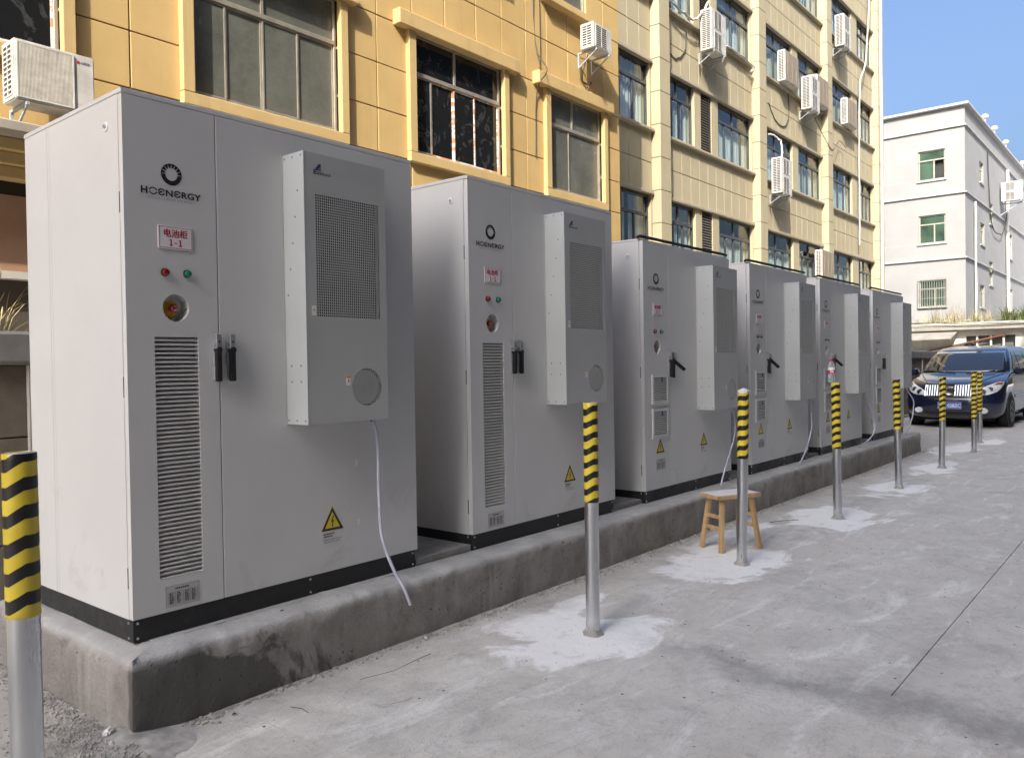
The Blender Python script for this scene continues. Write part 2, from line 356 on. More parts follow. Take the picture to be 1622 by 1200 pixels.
tag(o, 'long low rough concrete plinth under the row of grey cabinets', 'plinth')
brd = pm('grey_board', (.26,.25,.235), .85, var=.3, scale=6, bump=.4, bscale=50, co='World')

# ------------------------------------------------------------------ text
def text_mesh(s, w_, h_, mat, bold=0, spacing=1.0, double=False):
    cu = bpy.data.curves.new('t', 'FONT'); cu.body = s; cu.align_x = 'CENTER'; cu.size = 1; cu.offset = bold; cu.space_character = spacing; cu.resolution_u = 3
    ob = bpy.data.objects.new('t', cu); col.objects.link(ob)
    dg = bpy.context.evaluated_depsgraph_get(); me = bpy.data.meshes.new_from_object(ob.evaluated_get(dg))
    bpy.data.objects.remove(ob); bpy.data.curves.remove(cu)
    xs = [v.co.x for v in me.vertices]; ys = [v.co.y for v in me.vertices]
    cx, cy, sx, sy = (min(xs)+max(xs))/2, (min(ys)+max(ys))/2, w_/(max(xs)-min(xs)), h_/(max(ys)-min(ys))
    for v in me.vertices: v.co = ((v.co.x-cx)*sx, 0, (v.co.y-cy)*sy)
    me.materials.clear(); me.materials.append(mat); me.update()
    if double:                                  # heavier strokes: overlaid copies a fraction of a stroke apart
        bm = bmesh.new(); bm.from_mesh(me); n0 = list(bm.verts)+list(bm.edges)+list(bm.faces)
        for kx, kz in ((1, 0), (0, 1), (1, 1)):
            d = bmesh.ops.duplicate(bm, geom=n0)
            for v in d['geom']:
                if isinstance(v, bmesh.types.BMVert): v.co.x += kx*h_*.032; v.co.z += kz*h_*.022; v.co.y -= .00003*(kx+2*kz)
        bm.to_mesh(me); bm.free()
    return me

# ------------------------------------------------------------------ battery cabinets
CW, CDEP = 1.588, 1.0
SH = {}
def shared(key, fn):
    if key not in SH: SH[key] = fn()
    return SH[key]
def ring_logo():
    mb = MB(); ro, ri = .0455, .0265
    def arc(a0, a1, r0, r1, n):
        v = []
        for i in range(n+1):
            a = R(a0+(a1-a0)*i/n); v += [(r0*math.cos(a), 0, r0*math.sin(a)), (r1*math.cos(a), 0, r1*math.sin(a))]
        mb.add(v, [(2*i, 2*i+1, 2*i+3, 2*i+2) for i in range(n)])
    arc(-178, -2, ri, ro, 28)
    arc(-2, 182, ro-.0045, ro, 30)
    for i in range(8):
        a0 = 1+i*22.4; a1 = a0+21.5; am = (a0+a1)/2
        pts = []
        for a, rr in ((a0+1.2, ro-.003), (am-2.5, ro-.003), (a1-1.2, ro-.003), (am+5.0, ri+.0005), (am-5.0, ri+.0005)):
            pts.append((rr*math.cos(R(a)), .00002, rr*math.sin(R(a))))
        mb.quad(*pts)
    return mb.mesh('ring_emblem', MAT['ink'])
def split_ring():
    mb = MB()
    for a0, a1 in ((12, 168), (192, 348)):
        v = []
        for i in range(15):
            a = R(a0+(a1-a0)*i/14); v += [(.0128*math.cos(a), 0, .0105*math.sin(a)), (.0182*math.cos(a), 0, .0155*math.sin(a))]
        mb.add(v, [(2*i, 2*i+1, 2*i+3, 2*i+2) for i in range(14)])
    return mb.mesh('brand_ring', MAT['ink'])
def code_mesh(code):
    mb = MB()
    for i, ch in enumerate(code):
        cx = (i-1)*.0205
        if ch == '1':
            mb.quad((cx-.0025,0,-.0135),(cx+.0025,0,-.0135),(cx+.0025,0,.0135),(cx-.0025,0,.0135)); mb.quad((cx-.0075,.00002,-.0135),(cx+.0075,.00002,-.0135),(cx+.0075,.00002,-.0095),(cx-.0075,.00002,-.0095)); mb.quad((cx-.0075,.00004,.0075),(cx-.0020,.00004,.0095),(cx-.0020,.00004,.0135),(cx-.0075,.00004,.0115))
        elif ch == '-': mb.quad((cx-.006,0,-.003),(cx+.006,0,-.003),(cx+.006,0,.001),(cx-.006,0,.001))
        else:
            me = shared('dig'+ch, lambda: text_mesh(ch, .016, .027, MAT['redink'], .02)); mb.add([(v.co.x+cx, 0, v.co.z) for v in me.vertices], [tuple(p.vertices) for p in me.polygons])
    return mb.mesh('code_text', MAT['redink'])
def tri_sign():
    def T(s, dz=0): return [(-.070*s, -.040*s+dz), (.070*s, -.040*s+dz), (0, .0805*s+dz)]
    mb = MB(); mb.prism(T(1.0), -.0012, 0)
    mb.k = 1
    mb.prism(T(.955), -.0016, -.0012)
    mb.k = 0; mb.prism(T(.66, -.0005), -.0020, -.0016)
    mb.k = 1
    mb.prism([(.004,.034),(-.010,.003),(-.001,.006),(-.004,-.014),(-.008,-.013),(-.001,-.023),(.004,-.012),(.001,-.013),(.009,.013),(0,.010),(.010,.034)], -.0024, -.0020)
    return mb.mesh('voltage_warning', [MAT['yellow'], MAT['ink']])
def scribble(rows, x0, x1, z0, z1, seed, fill=.75):
    rd = random.Random(seed); mb = MB(); dz = (z1-z0)/rows
    for i in range(rows):
        z = z1-dz*(i+.5); x = x0; e = x0+(x1-x0)*rd.uniform(.65, 1)
        while x < e:
            w_ = rd.uniform(.003, .009); mb.quad((x,0,z-dz*.28),(min(x+w_,e),0,z-dz*.28),(min(x+w_,e),0,z+dz*.28),(x,0,z+dz*.28)); x += w_+rd.uniform(.0012,.003)
    return mb
def rating_print(w_, h_):
    mb = MB(); t = .0006
    def ln(a, b, c, d): mb.quad((a,0,c),(b,0,c),(b,0,d),(a,0,d))
    for (m_, n_) in ((.003,.003),): 
        ln(-w_/2+m_, w_/2-m_, -h_/2+n_, -h_/2+n_+t); ln(-w_/2+m_, w_/2-m_, h_/2-n_-t, h_/2-n_); ln(-w_/2+m_, -w_/2+m_+t, -h_/2+n_, h_/2-n_); ln(w_/2-m_-t, w_/2-m_, -h_/2+n_, h_/2-n_)
    x0, x1, z0, z1 = -w_/2+.010, w_/2-.010, -h_/2+.011, h_/2-.028
    for i in range(8): z = z0+(z1-z0)*i/7; ln(x0, x1, z, z+t)
    for fx in (0, .25, .52, .76, 1): x = x0+(x1-x0)*fx; ln(x, x+t, z0, z1)
    for i, (a, b) in enumerate(((.05,.22),(.30,.45),(.57,.73),(.80,.96))):
        s_ = scribble(7, x0+(x1-x0)*a, x0+(x1-x0)*b, z0+.001, z1-.001, 40+i); mb.add(s_.V, s_.F)
    s_ = scribble(1, -w_*.22, w_*.22, h_/2-.020, h_/2-.009, 77); mb.add(s_.V, s_.F)
    return mb.mesh('table_print', MAT['ink'])
def mesh_grid(x0, x1, z0, z1, nx, nz, y, bw, circ=None, th=.0015):
    mb = MB()
    for i in range(nx+1):
        x = x0+(x1-x0)*i/nx; a, b = z0, z1
        if circ:
            d = circ[2]**2-(x-circ[0])**2
            if d <= 0: continue
            a, b = circ[1]-math.sqrt(d), circ[1]+math.sqrt(d)
        mb.box(x-bw/2, y, a, x+bw/2, y+th, b)
    for i in range(nz+1):
        z = z0+(z1-z0)*i/nz; a, b = x0, x1
        if circ:
            d = circ[2]**2-(z-circ[1])**2
            if d <= 0: continue
            a, b = circ[0]-math.sqrt(d), circ[0]+math.sqrt(d)
        mb.box(a, y+.0003, z-bw/2, b, y+th+.0003, z+bw/2)
    return mb
def cooling_unit(root, x0, z0, z1, key):
    D = .163; wd = .495; x1 = x0+wd; hgt = z1-z0
    gx0, gx1, gz0, gz1 = .063, .451, hgt*.398, hgt*.850
    fx, fz, fr = .357, .167, .093
    def casing():
        mb = MB(); t = .0015
        plate(mb, t, wd-t, t, hgt-t, -D, -D+.002, [(gx0, gx1, gz0, gz1)], [(fx, fz, fr)])
        mb.box(0, -D+.002, 0, t, 0, hgt); mb.box(wd-t, -D+.002, 0, wd, 0, hgt); mb.box(t, -D+.002, 0, wd-t, 0, t); mb.box(t, -D+.002, hgt-t, wd-t, 0, hgt)
        mb.box(0, -D-.0012, 0, .007, -D+.002, hgt)            # folded front lip
        mb.box(-.006, -.004, -.006, wd+.006, -.0005, hgt+.006)
        return mb.mesh('cooling_unit', MAT['cool'])
    cu = obj('cooling_unit', shared('cas'+key, casing), root, (x0, 0, z0))
    def inner():
        mb = MB(); mb.box(.03, -D+.05, .03, wd-.03, -D+.055, hgt-.03); 
        for i in range(26): x = gx0+(gx1-gx0)*(i+.5)/26; mb.box(x-.001, -D+.02, gz0-.01, x+.001, -D+.045, gz1+.01)
        return mb.mesh('coil', MAT['dark'])
    obj('coil', shared('inn'+key, inner), cu)
    obj('grille', shared('gri'+key, lambda: mesh_grid(gx0, gx1, gz0, gz1, 32, 47, -D, .0034).mesh('grille', MAT['cool'])), cu)
    obj('fan_grille', shared('fgr'+key, lambda: mesh_grid(fx-fr, fx+fr, fz-fr, fz+fr, 16, 16, -D, .0028, (fx, fz, fr)).mesh('fan_grille', MAT['cool'])), cu)
    def fan():
        mb = MB()
        mb.lathe([(.078,-D+.012),(.074,-D+.018),(.072,-D+.03),(.076,-D+.03),(.084,-D+.016),(.084,-D+.012)], 32, (fx,0,fz), 'y')
        return mb.mesh('fan_ring', MAT['zinc'], smooth=40)
    obj('fan_ring', shared('fan'+key, fan), cu)
    def hub():
        mb = MB(); mb.lathe([(.0,-D+.028),(.026,-D+.028),(.028,-D+.034),(.028,-D+.048)], 20, (fx,0,fz), 'y')
        for i in range(7):
            a = 2*math.pi*i/7; c_, s_ = math.cos(a), math.sin(a); c2, s2 = math.cos(a+.55), math.sin(a+.55)
            mb.quad((fx+.025*c_, -D+.034, fz+.025*s_), (fx+.07*c_, -D+.034, fz+.07*s_), (fx+.07*c2, -D+.047, fz+.07*s2), (fx+.025*c2, -D+.047, fz+.025*s2))
        return mb.mesh('fan_wheel', MAT['blackplastic'])
    obj('fan_wheel', shared('hub'+key, hub), cu)
    def scr():
        mb = MB(); mb.cyl((0,0,0), (-.0022,0,0), .0052, .0042, 10); return mb.mesh('screw', MAT['greyink'])
    pts = [(.018,hgt-.018),(.08,hgt-.018),(.145,hgt-.018),(.018,.018),(.08,.018),(.145,.018),(.045,.20),(.118,.20),(.045,.275),(.118,.275)]+[(.03+.085*i/4, hgt*(.48+.095*i)) for i in range(5)]
    for a, b in pts: obj('screw', shared('scr', scr), cu, (0, -a, b))
    def logo():
        mb = MB(); y = -D-.0018
        mb.quad((.008,y,.012),(.008,y,.026),(.016,y,.026),(.016,y,.012)); mb.quad((.016,y,.016),(.016,y,.036),(.024,y,.036),(.024,y,.022)); mb.quad((.024,y,.022),(.024,y,.044),(.038,y,.044),(.038,y,.036))
        mb.k = 1; mb.quad((.016,y,.014),(.024,y,.0215),(.038,y,.0355),(.038,y,.012),(.018,y,.012))
        return mb.mesh('maker_logo', [MAT['navy'], MAT['greyink']])
    obj('maker_logo', shared('mlogo', logo), cu, (.060, 0, hgt*.927))
    obj('maker_name', shared('mname', lambda: text_mesh('nvicool', .076, .0155, MAT['navy'], .01)), cu, (.060+.056, -D-.0018, hgt*.927+.0015))
    obj('maker_name', shared('mnameE', lambda: text_mesh('E', .017, .021, MAT['navy'], .03)), cu, (.060+.0045, -D-.0020, hgt*.927+.0045))
    s_ = MB().box(-.012,-.001,-.022,.012,0,.022).build('caution_sticker', MAT['signwhite'], cu, (.045, -D-.0003, gz0+.028))
    MB().prism([(-.009,-.002),(.009,-.002),(0,.013)], -.0018, -.0012).build('sticker_triangle', MAT['yellow'], cu, (.045, -D-.0003, gz0+.028))
    MB().box(-.013,-.001,-.024,.013,0,.024).build('caution_sticker', MAT['signwhite'], cu, (fx-.118, -D-.0003, fz+.035))
    MB().box(-.012,-.0016,.012,.012,-.0011,.022).prism([(-.008,-.008),(.008,-.008),(0,.009)], -.0016, -.0011).build('sticker_triangle', MAT['orange'], cu, (fx-.118, -D-.0003, fz+.035))
    MB().cyl((wd*.885, -D*.62, -.012), (wd*.885, -D*.62, 0), .011, n=12).build('drain_spigot', MAT['blackplastic'], cu)
    return cu
def handle(root, x, z, opened=False):
    def base():
        mb = MB(); mb.box(-.012,-.016,-.105,.012,0,.085); mb.box(-.016,-.020,-.035,-.008,0,.02)
        mb.add([(-.013,0,.075),(.013,0,.075),(.013,0,.108),(-.013,0,.108),(-.013,-.038,.045),(.013,-.038,.045),(.013,-.038,.100),(-.013,-.038,.100)],
               [(0,1,2,3),(4,7,6,5),(0,4,5,1),(1,5,6,2),(2,6,7,3),(3,7,4,0)])
        mb.box(-.0125,-.038,.028,.0125,-.016,.046)
        return mb.mesh('handle', MAT['cast'], bevel=.002)
    h_ = obj('handle', shared('hbase', base), root, (x, 0, z))
    def grip():
        mb = MB(); mb.lathe([(0,-.046),(.0125,-.046),(.014,-.040),(.014,-.012)], 16, (0,0,.03), 'y'); mb.box(-.0105,-.044,-.108,.0105,-.016,.03); return mb.mesh('grip', MAT['blackplastic'], bevel=.003, seg=2)
    if opened:
        MB().box(-.0095,-.030,-.105,.0095,-.014,.03).build('grip_seat', MAT['blackplastic'], h_, bevel=.002)
        g_ = obj('grip', shared('hgrip', grip), h_, (.004, -.012, .016)); g_.rotation_euler = (R(-30), R(-42), 0)
    else: obj('grip', shared('hgrip', grip), h_)
    def key_():
        mb = MB(); mb.lathe([(.0045,0),(.0045,.0006)], 14, (0,-.0388,.066), 'y'); return mb.mesh('lock_mark', MAT['ink'])
    obj('lock_mark', shared('hkey', key_), h_)
def cabinet(kind, X, Y, H, code, label, hl_open, hose, cx0, cz0, cz1, tilt=0):
    A = kind == 'A'
    root = thing('battery_cabinet', label, 'cabinet', (X, Y, ZP), tilt, 'grey battery cabinets on the concrete plinth')
    top = H-.022
    body = MB().box(0, .070, .094, CW, CDEP, top).box(0, .036, .094, .05, .070, top).box(CW-.05, .036, .094, CW, .070, top).box(.05, .036, .094, CW-.05, .070, .14).box(.05, .036, top-.05, CW-.05, .070, top).build('body', MAT['coat'], root)
    # side panel seams and lifting point
    MB().box(-.0006, .74, .096, .0005, .7435, top-.002).box(-.0006, .715, .096, .0005, .7165, top-.002).build('panel_seam', MAT['paleink'], body)
    MB().lathe([(.0,-.004),(.019,-.004),(.021,-.0005),(.021,.001)], 20, (0,0,0), 'x').build('lifting_washer', MAT['signwhite'], body, (0, .140, top-.112), smooth=40)
    MB().lathe([(.0,-.012),(.008,-.012),(.009,-.0045),(.009,.001)], 6, (0,0,0), 'x').build('lifting_bolt', MAT['zinc'], body, (0, .140, top-.112))
    for hz in (.22, 1.0, 1.75 if A else 1.7): MB().box(-.0012, .0335, hz, .004, .0375, hz+.085).build('hinge_slot', MAT['dark'], body)
    pl = MB().box(.004, .010, 0, CW-.012, CDEP-.01, .094).build('base_frame', MAT['plinth'], root, bevel=.002)
    def bolt(): return MB().lathe([(0,-.004),(.005,-.004),(.006,0)], 8, (0,0,0), 'y').mesh('bolt', MAT['zinc'])
    for bx in (.022, CW*.55, CW-.03):
        for bz in (.016, .078): obj('bolt', shared('bolt', bolt), pl, (bx, .010, bz))
    for bz in (.016, .078): obj('bolt', shared('bolt', bolt), pl, (.004, .045, bz), (0,0,R(-90)))
    if A:
        MB().box(-.003, .001, top+.001, CW+.003, CDEP+.004, H).build('roof_lid', MAT['coat'], root, bevel=.003)
    else:
        rf = MB().box(-.002, .036, top+.001, CW+.002, CDEP+.003, H-.006).build('roof_lid', MAT['coat'], root, bevel=.003)
        mb = MB(); mb.tube([(-.012,.045,H+.000),(.004,.03,H+.012)]+[(.05+i*(CW-.06)/14, .028, H+.014+random.uniform(-.002,.002)) for i in range(15)]+[(CW,.03,H+.012)], .013, 8)
        mb.build('rain_seal', MAT['rubber'], root, smooth=60)
        mb = MB(); mb.tube([(.02+.03*math.cos(R(a)), .55, H-.006+.034*math.sin(R(a))) for a in range(0, 181, 15)], .006, 8); mb.build('eye_bolt', MAT['zinc'], root, smooth=60)
    # doors
    dt = top-.002; db = .096
    if A: estop = (.211, 1.372, .058); lv = [(.115, .308, .235, 1.249)]
    else: estop = (.213, 1.243, .055); lv = []
    dz = .0 if A else -.15
    MB().box(.396, .0325, db, .416, .0355, dt).build('door_gap_strip', MAT['rubber'], root)  # dark strip behind the door gap, standing in for the shade of the seam
    d1 = plate(MB(), .0, .4035 if A else .405, db, dt, 0, .032, lv, [estop], 40).build('door', MAT['coat'], root)
    MB().box(.409 if A else .4085, 0, db, CW, .032, dt).build('door', MAT['coat'], root, bevel=.0022)
    # emergency stop in its round well
    ex, ez, er = estop
    mb = MB(); n = 32; v = []
    for (rr, yy) in ((er, .031), (er-.001, .062), (0, .062)): v += [(ex+rr*math.cos(2*math.pi*i/n), yy, ez+rr*math.sin(2*math.pi*i/n)) for i in range(n)]
    mb.add(v, [(a*n+i, a*n+(i+1) % n, (a+1)*n+(i+1) % n, (a+1)*n+i) for a in range(2) for i in range(n)]); mb.build('stop_well', MAT['coat'], d1, smooth=40)
    MB().lathe([(0,.050),(.034,.050),(.035,.054),(.035,.063)], 24, (ex,0,ez), 'y').prism([(ex-.012,ez-.030),(ex+.006,ez-.047),(ex+.016,ez-.026)], .0505, .060).build('stop_collar', MAT['stopyellow'], d1)
    MB().lathe([(0,.016),(.013,.016),(.0185,.020),(.0195,.026),(.017,.032),(.010,.036),(.010,.054)], 24, (ex,0,ez), 'y').build('stop_button', MAT['redbtn'], d1, smooth=40)
    mb = MB()
    for a0 in (20, 140, 260):
        v = []
        for i in range(8):
            a = R(a0+i*11); v += [(ex+.0085*math.cos(a), .0155, ez+.0085*math.sin(a)), (ex+.0115*math.cos(a), .0158, ez+.0115*math.sin(a))]
        mb.add(v, [(2*i, 2*i+1, 2*i+3, 2*i+2) for i in range(7)])
    mb.build('stop_arrows', MAT['signwhite'], d1)
    # pilot lamps
    lz = 1.519 if A else 1.369
    for lx, mt, nm in ((.1655 if A else .173, 'redlamp', 'red pilot lamp'), (.2635 if A else .275, 'greenlamp', 'green pilot lamp')):
        lo = MB().lathe([(0,-.020),(.008,-.0198),(.0125,-.018),(.0145,-.014),(.0148,-.004)], 20, (0,0,0), 'y').build('pilot_lamp', MAT[mt], d1, (lx, 0, lz), smooth=40); lo['label'] = nm
        MB().lathe([(.0145,-.006),(.0175,-.005),(.018,0),(.0145,0)], 20, (0,0,0), 'y').build('lamp_bezel', MAT['blackplastic'], d1, (lx, 0, lz))
    # logo
    gz = 1.932 if A else 1.793
    obj('ring_emblem', shared('ring', ring_logo), d1, (.2025, -.0012, gz))
    bx = .2025-.132; bz = gz-.0795
    obj('brand_name', shared('brandH', lambda: text_mesh('H', .028, .030, MAT['ink'], .03)), d1, (bx+.014, -.0012, bz))
    obj('brand_name', shared('brandO', split_ring), d1, (bx+.0515, -.0012, bz))
    obj('brand_name', shared('brand', lambda: text_mesh('\u0404N\u0404RGY', .192, .030, MAT['ink'], .028, 1.04)), d1, (bx+.168, -.0012, bz))
    obj('brand_slogan', shared('slog', lambda: text_mesh('HOLD YOUR ENERGY', .204, .0075, MAT['greyink'], 0, 1.6)), d1, (.2025, -.0012, gz-.106))
    # code sign
    sz = 1.667 if A else 1.547
    sg = MB().box(-.076,-.004,-.0485,.076,0,.0485).build('code_sign', MAT['signwhite'], root, (.2135 if A else .22, -.0008, sz), bevel=.001)
    def border():
        mb = MB(); a, b, t = .071, .0435, .0015
        for s_ in (-1, 1): mb.box(-a, -.0047, s_*b-t/2, a, -.0041, s_*b+t/2); mb.box(s_*a-t/2, -.0047, -b, s_*a+t/2, -.0041, b)
        return mb.mesh('sign_border', MAT['redink'])
    obj('sign_border', shared('bord', border), sg)
    obj('sign_text', shared('dcg', lambda: text_mesh('电池柜', .104, .034, MAT['redink'], .006, 1.0, True)), sg, (0, -.0048, .0175))
    obj('sign_text', code_mesh(code), sg, (0, -.0048, -.022))
    # louvres
    def slat(w_):
        mb = MB(); mb.add([(0,.003,.0),(w_,.003,.0),(w_,.0015,.0065),(0,.0015,.0065),(0,.019,.0125),(w_,.019,.0125),(w_,.0185,.0145),(0,.0185,.0145)], [(0,1,2,3),(3,2,6,7),(7,6,5,4),(4,5,1,0),(0,3,7,4),(1,5,6,2)])
        return mb.mesh('slat', MAT['slat'])
    if A:
        lo = MB().box(.112, .026, .230, .311, .0315, 1.254).build('louvre', MAT['dark'], root)
        nS = 55; p = (1.249-.235)/nS
        for i in range(nS): obj('slat', shared('slatA', lambda: slat(.1926)), lo, (.1152, 0, .2355+p*i))
    else:
        for (a, b, c_, e) in ((.105, .366, .784, 1.027), (.105, .366, .507, .746)):
            def frame():
                mb = MB(); W_, H_ = .261, .240
                plate(mb, 0, W_, 0, H_, -.014, 0, [(.022, W_-.022, .020, H_-.028)]); return mb.mesh('filter_frame', MAT['slat'])
            lo = obj('filter_vent', shared('filt', frame), root, (a, -.0008, c_))
            MB().box(.02,-.003,.018,.241,-.0008,.214).build('filter_mat', MAT['dark'], lo)
            for i in range(12): obj('slat', shared('slatB', lambda: slat(.2168)), lo, (.0222, -.0145, .0215+i*.0158))
            MB().box(.140,-.017,.178,.158,-.0142,.216).build('clip', MAT['blueclip'], lo)
        t_ = obj('voltage_warning', shared('tri', tri_sign), root, (.239, -.0008, .423))
    # rating plate
    rz = (.213, .1585) if A else (.246, .2905)
    rp = MB().box(-.076,-.001,-.045,.076,0,.045).build('rating_plate', MAT['plategrey'], root, (rz[0], -.0006, rz[1]))
    obj('table_print', shared('rpr', lambda: rating_print(.152, .090)), rp, (0, -.0017, 0))
    # door warning
    wx, wz = (1.0045, .3385) if A else (1.017, .420)
    obj('voltage_warning', shared('tri', tri_sign), root, (wx, -.0008, wz))
    wl = MB().box(-.071,-.0008,-.032,.071,0,.032).build('warning_text_label', MAT['clearlabel'], root, (wx, -.0006, wz-.0755))
    def wtxt():
        s_ = scribble(2, -.056, .02, .003, .027, 5); return s_.mesh('label_print', MAT['ink'])
    obj('label_print', shared('wt1', wtxt), wl, (0, -.0016, 0))
    obj('label_print', shared('wt2', lambda: text_mesh('Hazardous voltage, Keep out!', .112, .0085, MAT['ink'], .01)), wl, (0, -.0016, -.0075))
    obj('label_print', shared('wt3', lambda: text_mesh('Authorized Personnel Only', .104, .0085, MAT['ink'], .01)), wl, (-.004, -.0016, -.020))
    if A:
        for a, b in ((1.165,.62),(1.172,.315)): MB().box(-.006,-.001,-.015,.006,0,.015).build('adhesive_scrap', MAT['signwhite'], root, (a, -.0006, b))
        handle(root, .385, 1.165); handle(root, .452, 1.165)
    else:
        handle(root, .392, 1.105); handle(root, .447, 1.095, hl_open)
    cooling_unit(root, cx0, cz0, cz1, kind)
    pts = [Vector(p) for p in hose]
    sm = []
    for i in range(len(pts)-1):
        p0, p1, p2, p3 = pts[max(i-1, 0)], pts[i], pts[i+1], pts[min(i+2, len(pts)-1)]
        for t in (0, .2, .4, .6, .8):
            sm.append(.5*((2*p1)+(p2-p0)*t+(2*p0-5*p1+4*p2-p3)*t*t+(-p0+3*p1-3*p2+p3)*t**3))
    sm.append(pts[-1]); MB().tube([(p.x-X, p.y-Y, p.z-ZP) for p in sm], .0088, 10).build('drain_hose', MAT['hose'], root, smooth=60)
    return root
YA, YB, HA, HB = 3.274, 3.263, 2.25, 2.107
cabinet('A', 1.528, YA, HA, '1-1', 'tall grey cabinet whose red lettered sign reads 1-1', False, [(2.715,3.17,1.15),(2.738,3.165,1.08),(2.742,3.16,.965),(2.742,3.16,.771),(2.749,3.15,.544),(2.786,3.10,.366),(2.812,3.062,.285),(2.84,3.045,.193)], .752, .846, 2.113)
cabinet('A', 3.574, YA, HA, '1-2', 'tall grey cabinet whose red lettered sign reads 1-2', False, [(4.755,3.17,1.15),(4.748,3.16,1.10),(4.715,3.16,1.02),(4.66,3.15,.80),(4.60,3.10,.55),(4.575,3.05,.42),(4.575,3.045,.276)], .752, .846, 2.113)
cabinet('B', 5.594, YB, HB, '2-1', 'grey cabinet signed 2-1 with an open black handle behind the wooden stool', True, [(6.95,3.16,1.0),(7.02,3.16,.93),(7.03,3.16,.75),(6.91,3.16,.574),(6.78,3.15,.43),(6.665,3.13,.325)], .900, .70, 1.95)
cabinet('B', 7.645, YB, HB, '2-2', 'grey cabinet between the one signed 2-1 and the one behind the bottle', True, [(8.985,3.17,1.0),(9.008,3.16,.98),(9.05,3.16,.80),(9.038,3.16,.656),(8.84,3.15,.45),(8.624,3.14,.325)], .900, .70, 1.95)
cabinet('B', 9.667, YB, HB, '3-1', 'grey cabinet with an open handle behind the bollard carrying a bottle', True, [(11.01,3.17,1.0),(11.03,3.16,.97),(11.14,3.13,.8),(11.233,3.10,.63),(11.21,3.09,.50),(11.057,3.10,.41),(10.697,3.13,.322)], .900, .70, 1.95)
cabinet('B', 11.797, YB, HB, '3-2', 'last grey cabinet at the far end of the concrete plinth', False, [(13.14,3.17,1.0),(13.2,3.15,.93),(13.268,3.10,.80),(13.268,3.10,.697),(13.2,3.11,.52),(12.958,3.13,.325)], .900, .70, 1.95)
for i, (a, b, h_, lb) in enumerate(((3.119,3.570,.038,'flat cement board between the cabinets signed 1-1 and 1-2'),(5.165,5.59,.036,'flat cement board between the cabinets signed 1-2 and 2-1'),(7.185,7.64,.034,'flat cement board beside cabinet 2-1 on its far side'),(9.24,9.662,.03,'flat cement board in the gap before the bottle bollard cabinet'),(11.262,11.79,.03,'flat cement board in front of the last cabinet of the row'))):
    o = MB().box(a, YA+.015+.012*(i % 2), ZP+.001, b, YA+.93, ZP+h_).build('cement_board', brd, bevel=.003)
    tag(o, lb, 'board', 'cement boards between the cabinets')
# ------------------------------------------------------------------ boundary wall behind the cabinets
def wall_mat(name, lo, hi, streak=.35, sc=2.0, bump=.25, dirt=(.12,.105,.09)):
    q = N(name); k = q.coord('World'); f = q.noise(k, sc, 6, .62); g = q.noise(k, 1.1, 6, .7, .3, (2.2, 2.2, .22)); fi = q.noise(k, 60, 4, .6)
    c = q.ramp(f, [(.3, lo), (.7, hi)]); c = q.mix(q.rng(g, .54, .76, 0, streak), c, tuple(a*.5+b*.5 for a, b in zip(lo, dirt)))
    c = q.mix(q.rng(fi, .62, .8, 0, .18), c, dirt); q.color(c); q.set(Roughness=.85, Specular_IOR_Level=.25); q.bump(fi, bump, .004); return q.m
WST = wall_mat('granite_cladding', (.145,.125,.098), (.20,.175,.14), .3, 9, .3)
WCP = wall_mat('coping_concrete', (.26,.245,.225), (.36,.345,.32), .5, 4, .4)
o = thing('boundary_wall', 'long low stone clad boundary wall with concrete coping behind the cabinets', 'wall', (0, 5.32, 0))
MB().box(-4, .03, -.01, 41, .28, 1.46).build('wall_core', pm('mortar_dark', (.05,.046,.042), .9, co='World'), o)
MB().box(-4.02, -.06, 1.465, 41.02, .34, 1.66).build('coping', WCP, o, bevel=.02)
MB().box(-4, -.10, -.01, 41, .03, .055).build('footing', WCP, o)
xs = [-4+.9*i for i in range(51)]
for i in range(50):
    for (a, b) in ((.06, .40), (.405, 1.03), (1.035, 1.46)):
        if not (xs[i] < 3.2 or 20 < xs[i] < 29): continue
        MB().box(xs[i]+.004, 0, a, xs[i+1]-.004, .03, b-.004).build('stone_slab', WST, o, bevel=.003)
WSTR = wall_mat('pale_strip', (.40,.37,.33), (.50,.47,.43), .3, 6, .2)
for x in (1.905, 23.66): MB().box(x-.028, -.035, .06, x+.028, -.002, 1.46).build('pilaster_strip', WSTR, o, bevel=.004)

# ------------------------------------------------------------------ dry plants
def blades(mb, c, n, hgt, spread, rd, wd=.006, seed_heads=True):
    for _ in range(n):
        a = rd.uniform(0, 2*math.pi); ln = hgt*rd.uniform(.45, 1); sp_ = spread*rd.uniform(.1, 1); bx, by = c[0]+rd.uniform(-.05,.05)*spread*4, c[1]+rd.uniform(-.05,.05)*spread*2
        dx, dy = math.cos(a)*sp_, math.sin(a)*sp_; px, py = -math.sin(a)*wd, math.cos(a)*wd; P = []
        droop = rd.uniform(0, .35)
        for i in range(5):
            t = i/4; P.append((bx+dx*t*t*1.2, by+dy*t*t*1.2, c[2]+ln*(t-droop*t**3), (1-t)*.9+.1))
        v = []
        for (x, y, z, s_) in P: v += [(x-px*s_, y-py*s_, z), (x+px*s_, y+py*s_, z)]
        mb.add(v, [(2*i, 2*i+1, 2*i+3, 2*i+2) for i in range(4)])
        if seed_heads and rd.random() < .3:
            x, y, z, _s = P[-1]; mb.tube([(x-.004, y, z-.05), (x, y, z-.01), (x+.003, y, z+.03)], .008, 5, [.003, .010, .002])
DRY = pm('dry_grass', (.36,.29,.15), .8, var=.45, scale=9, co='World'); GRN = pm('weed_green', (.13,.16,.055), .7, var=.4, scale=9, co='World')
rd = random.Random(3)
o = thing('dry_plant', 'dry yellowish seeding grass clump above the stone boundary wall', 'plant', (1.86, 5.75, 1.5))
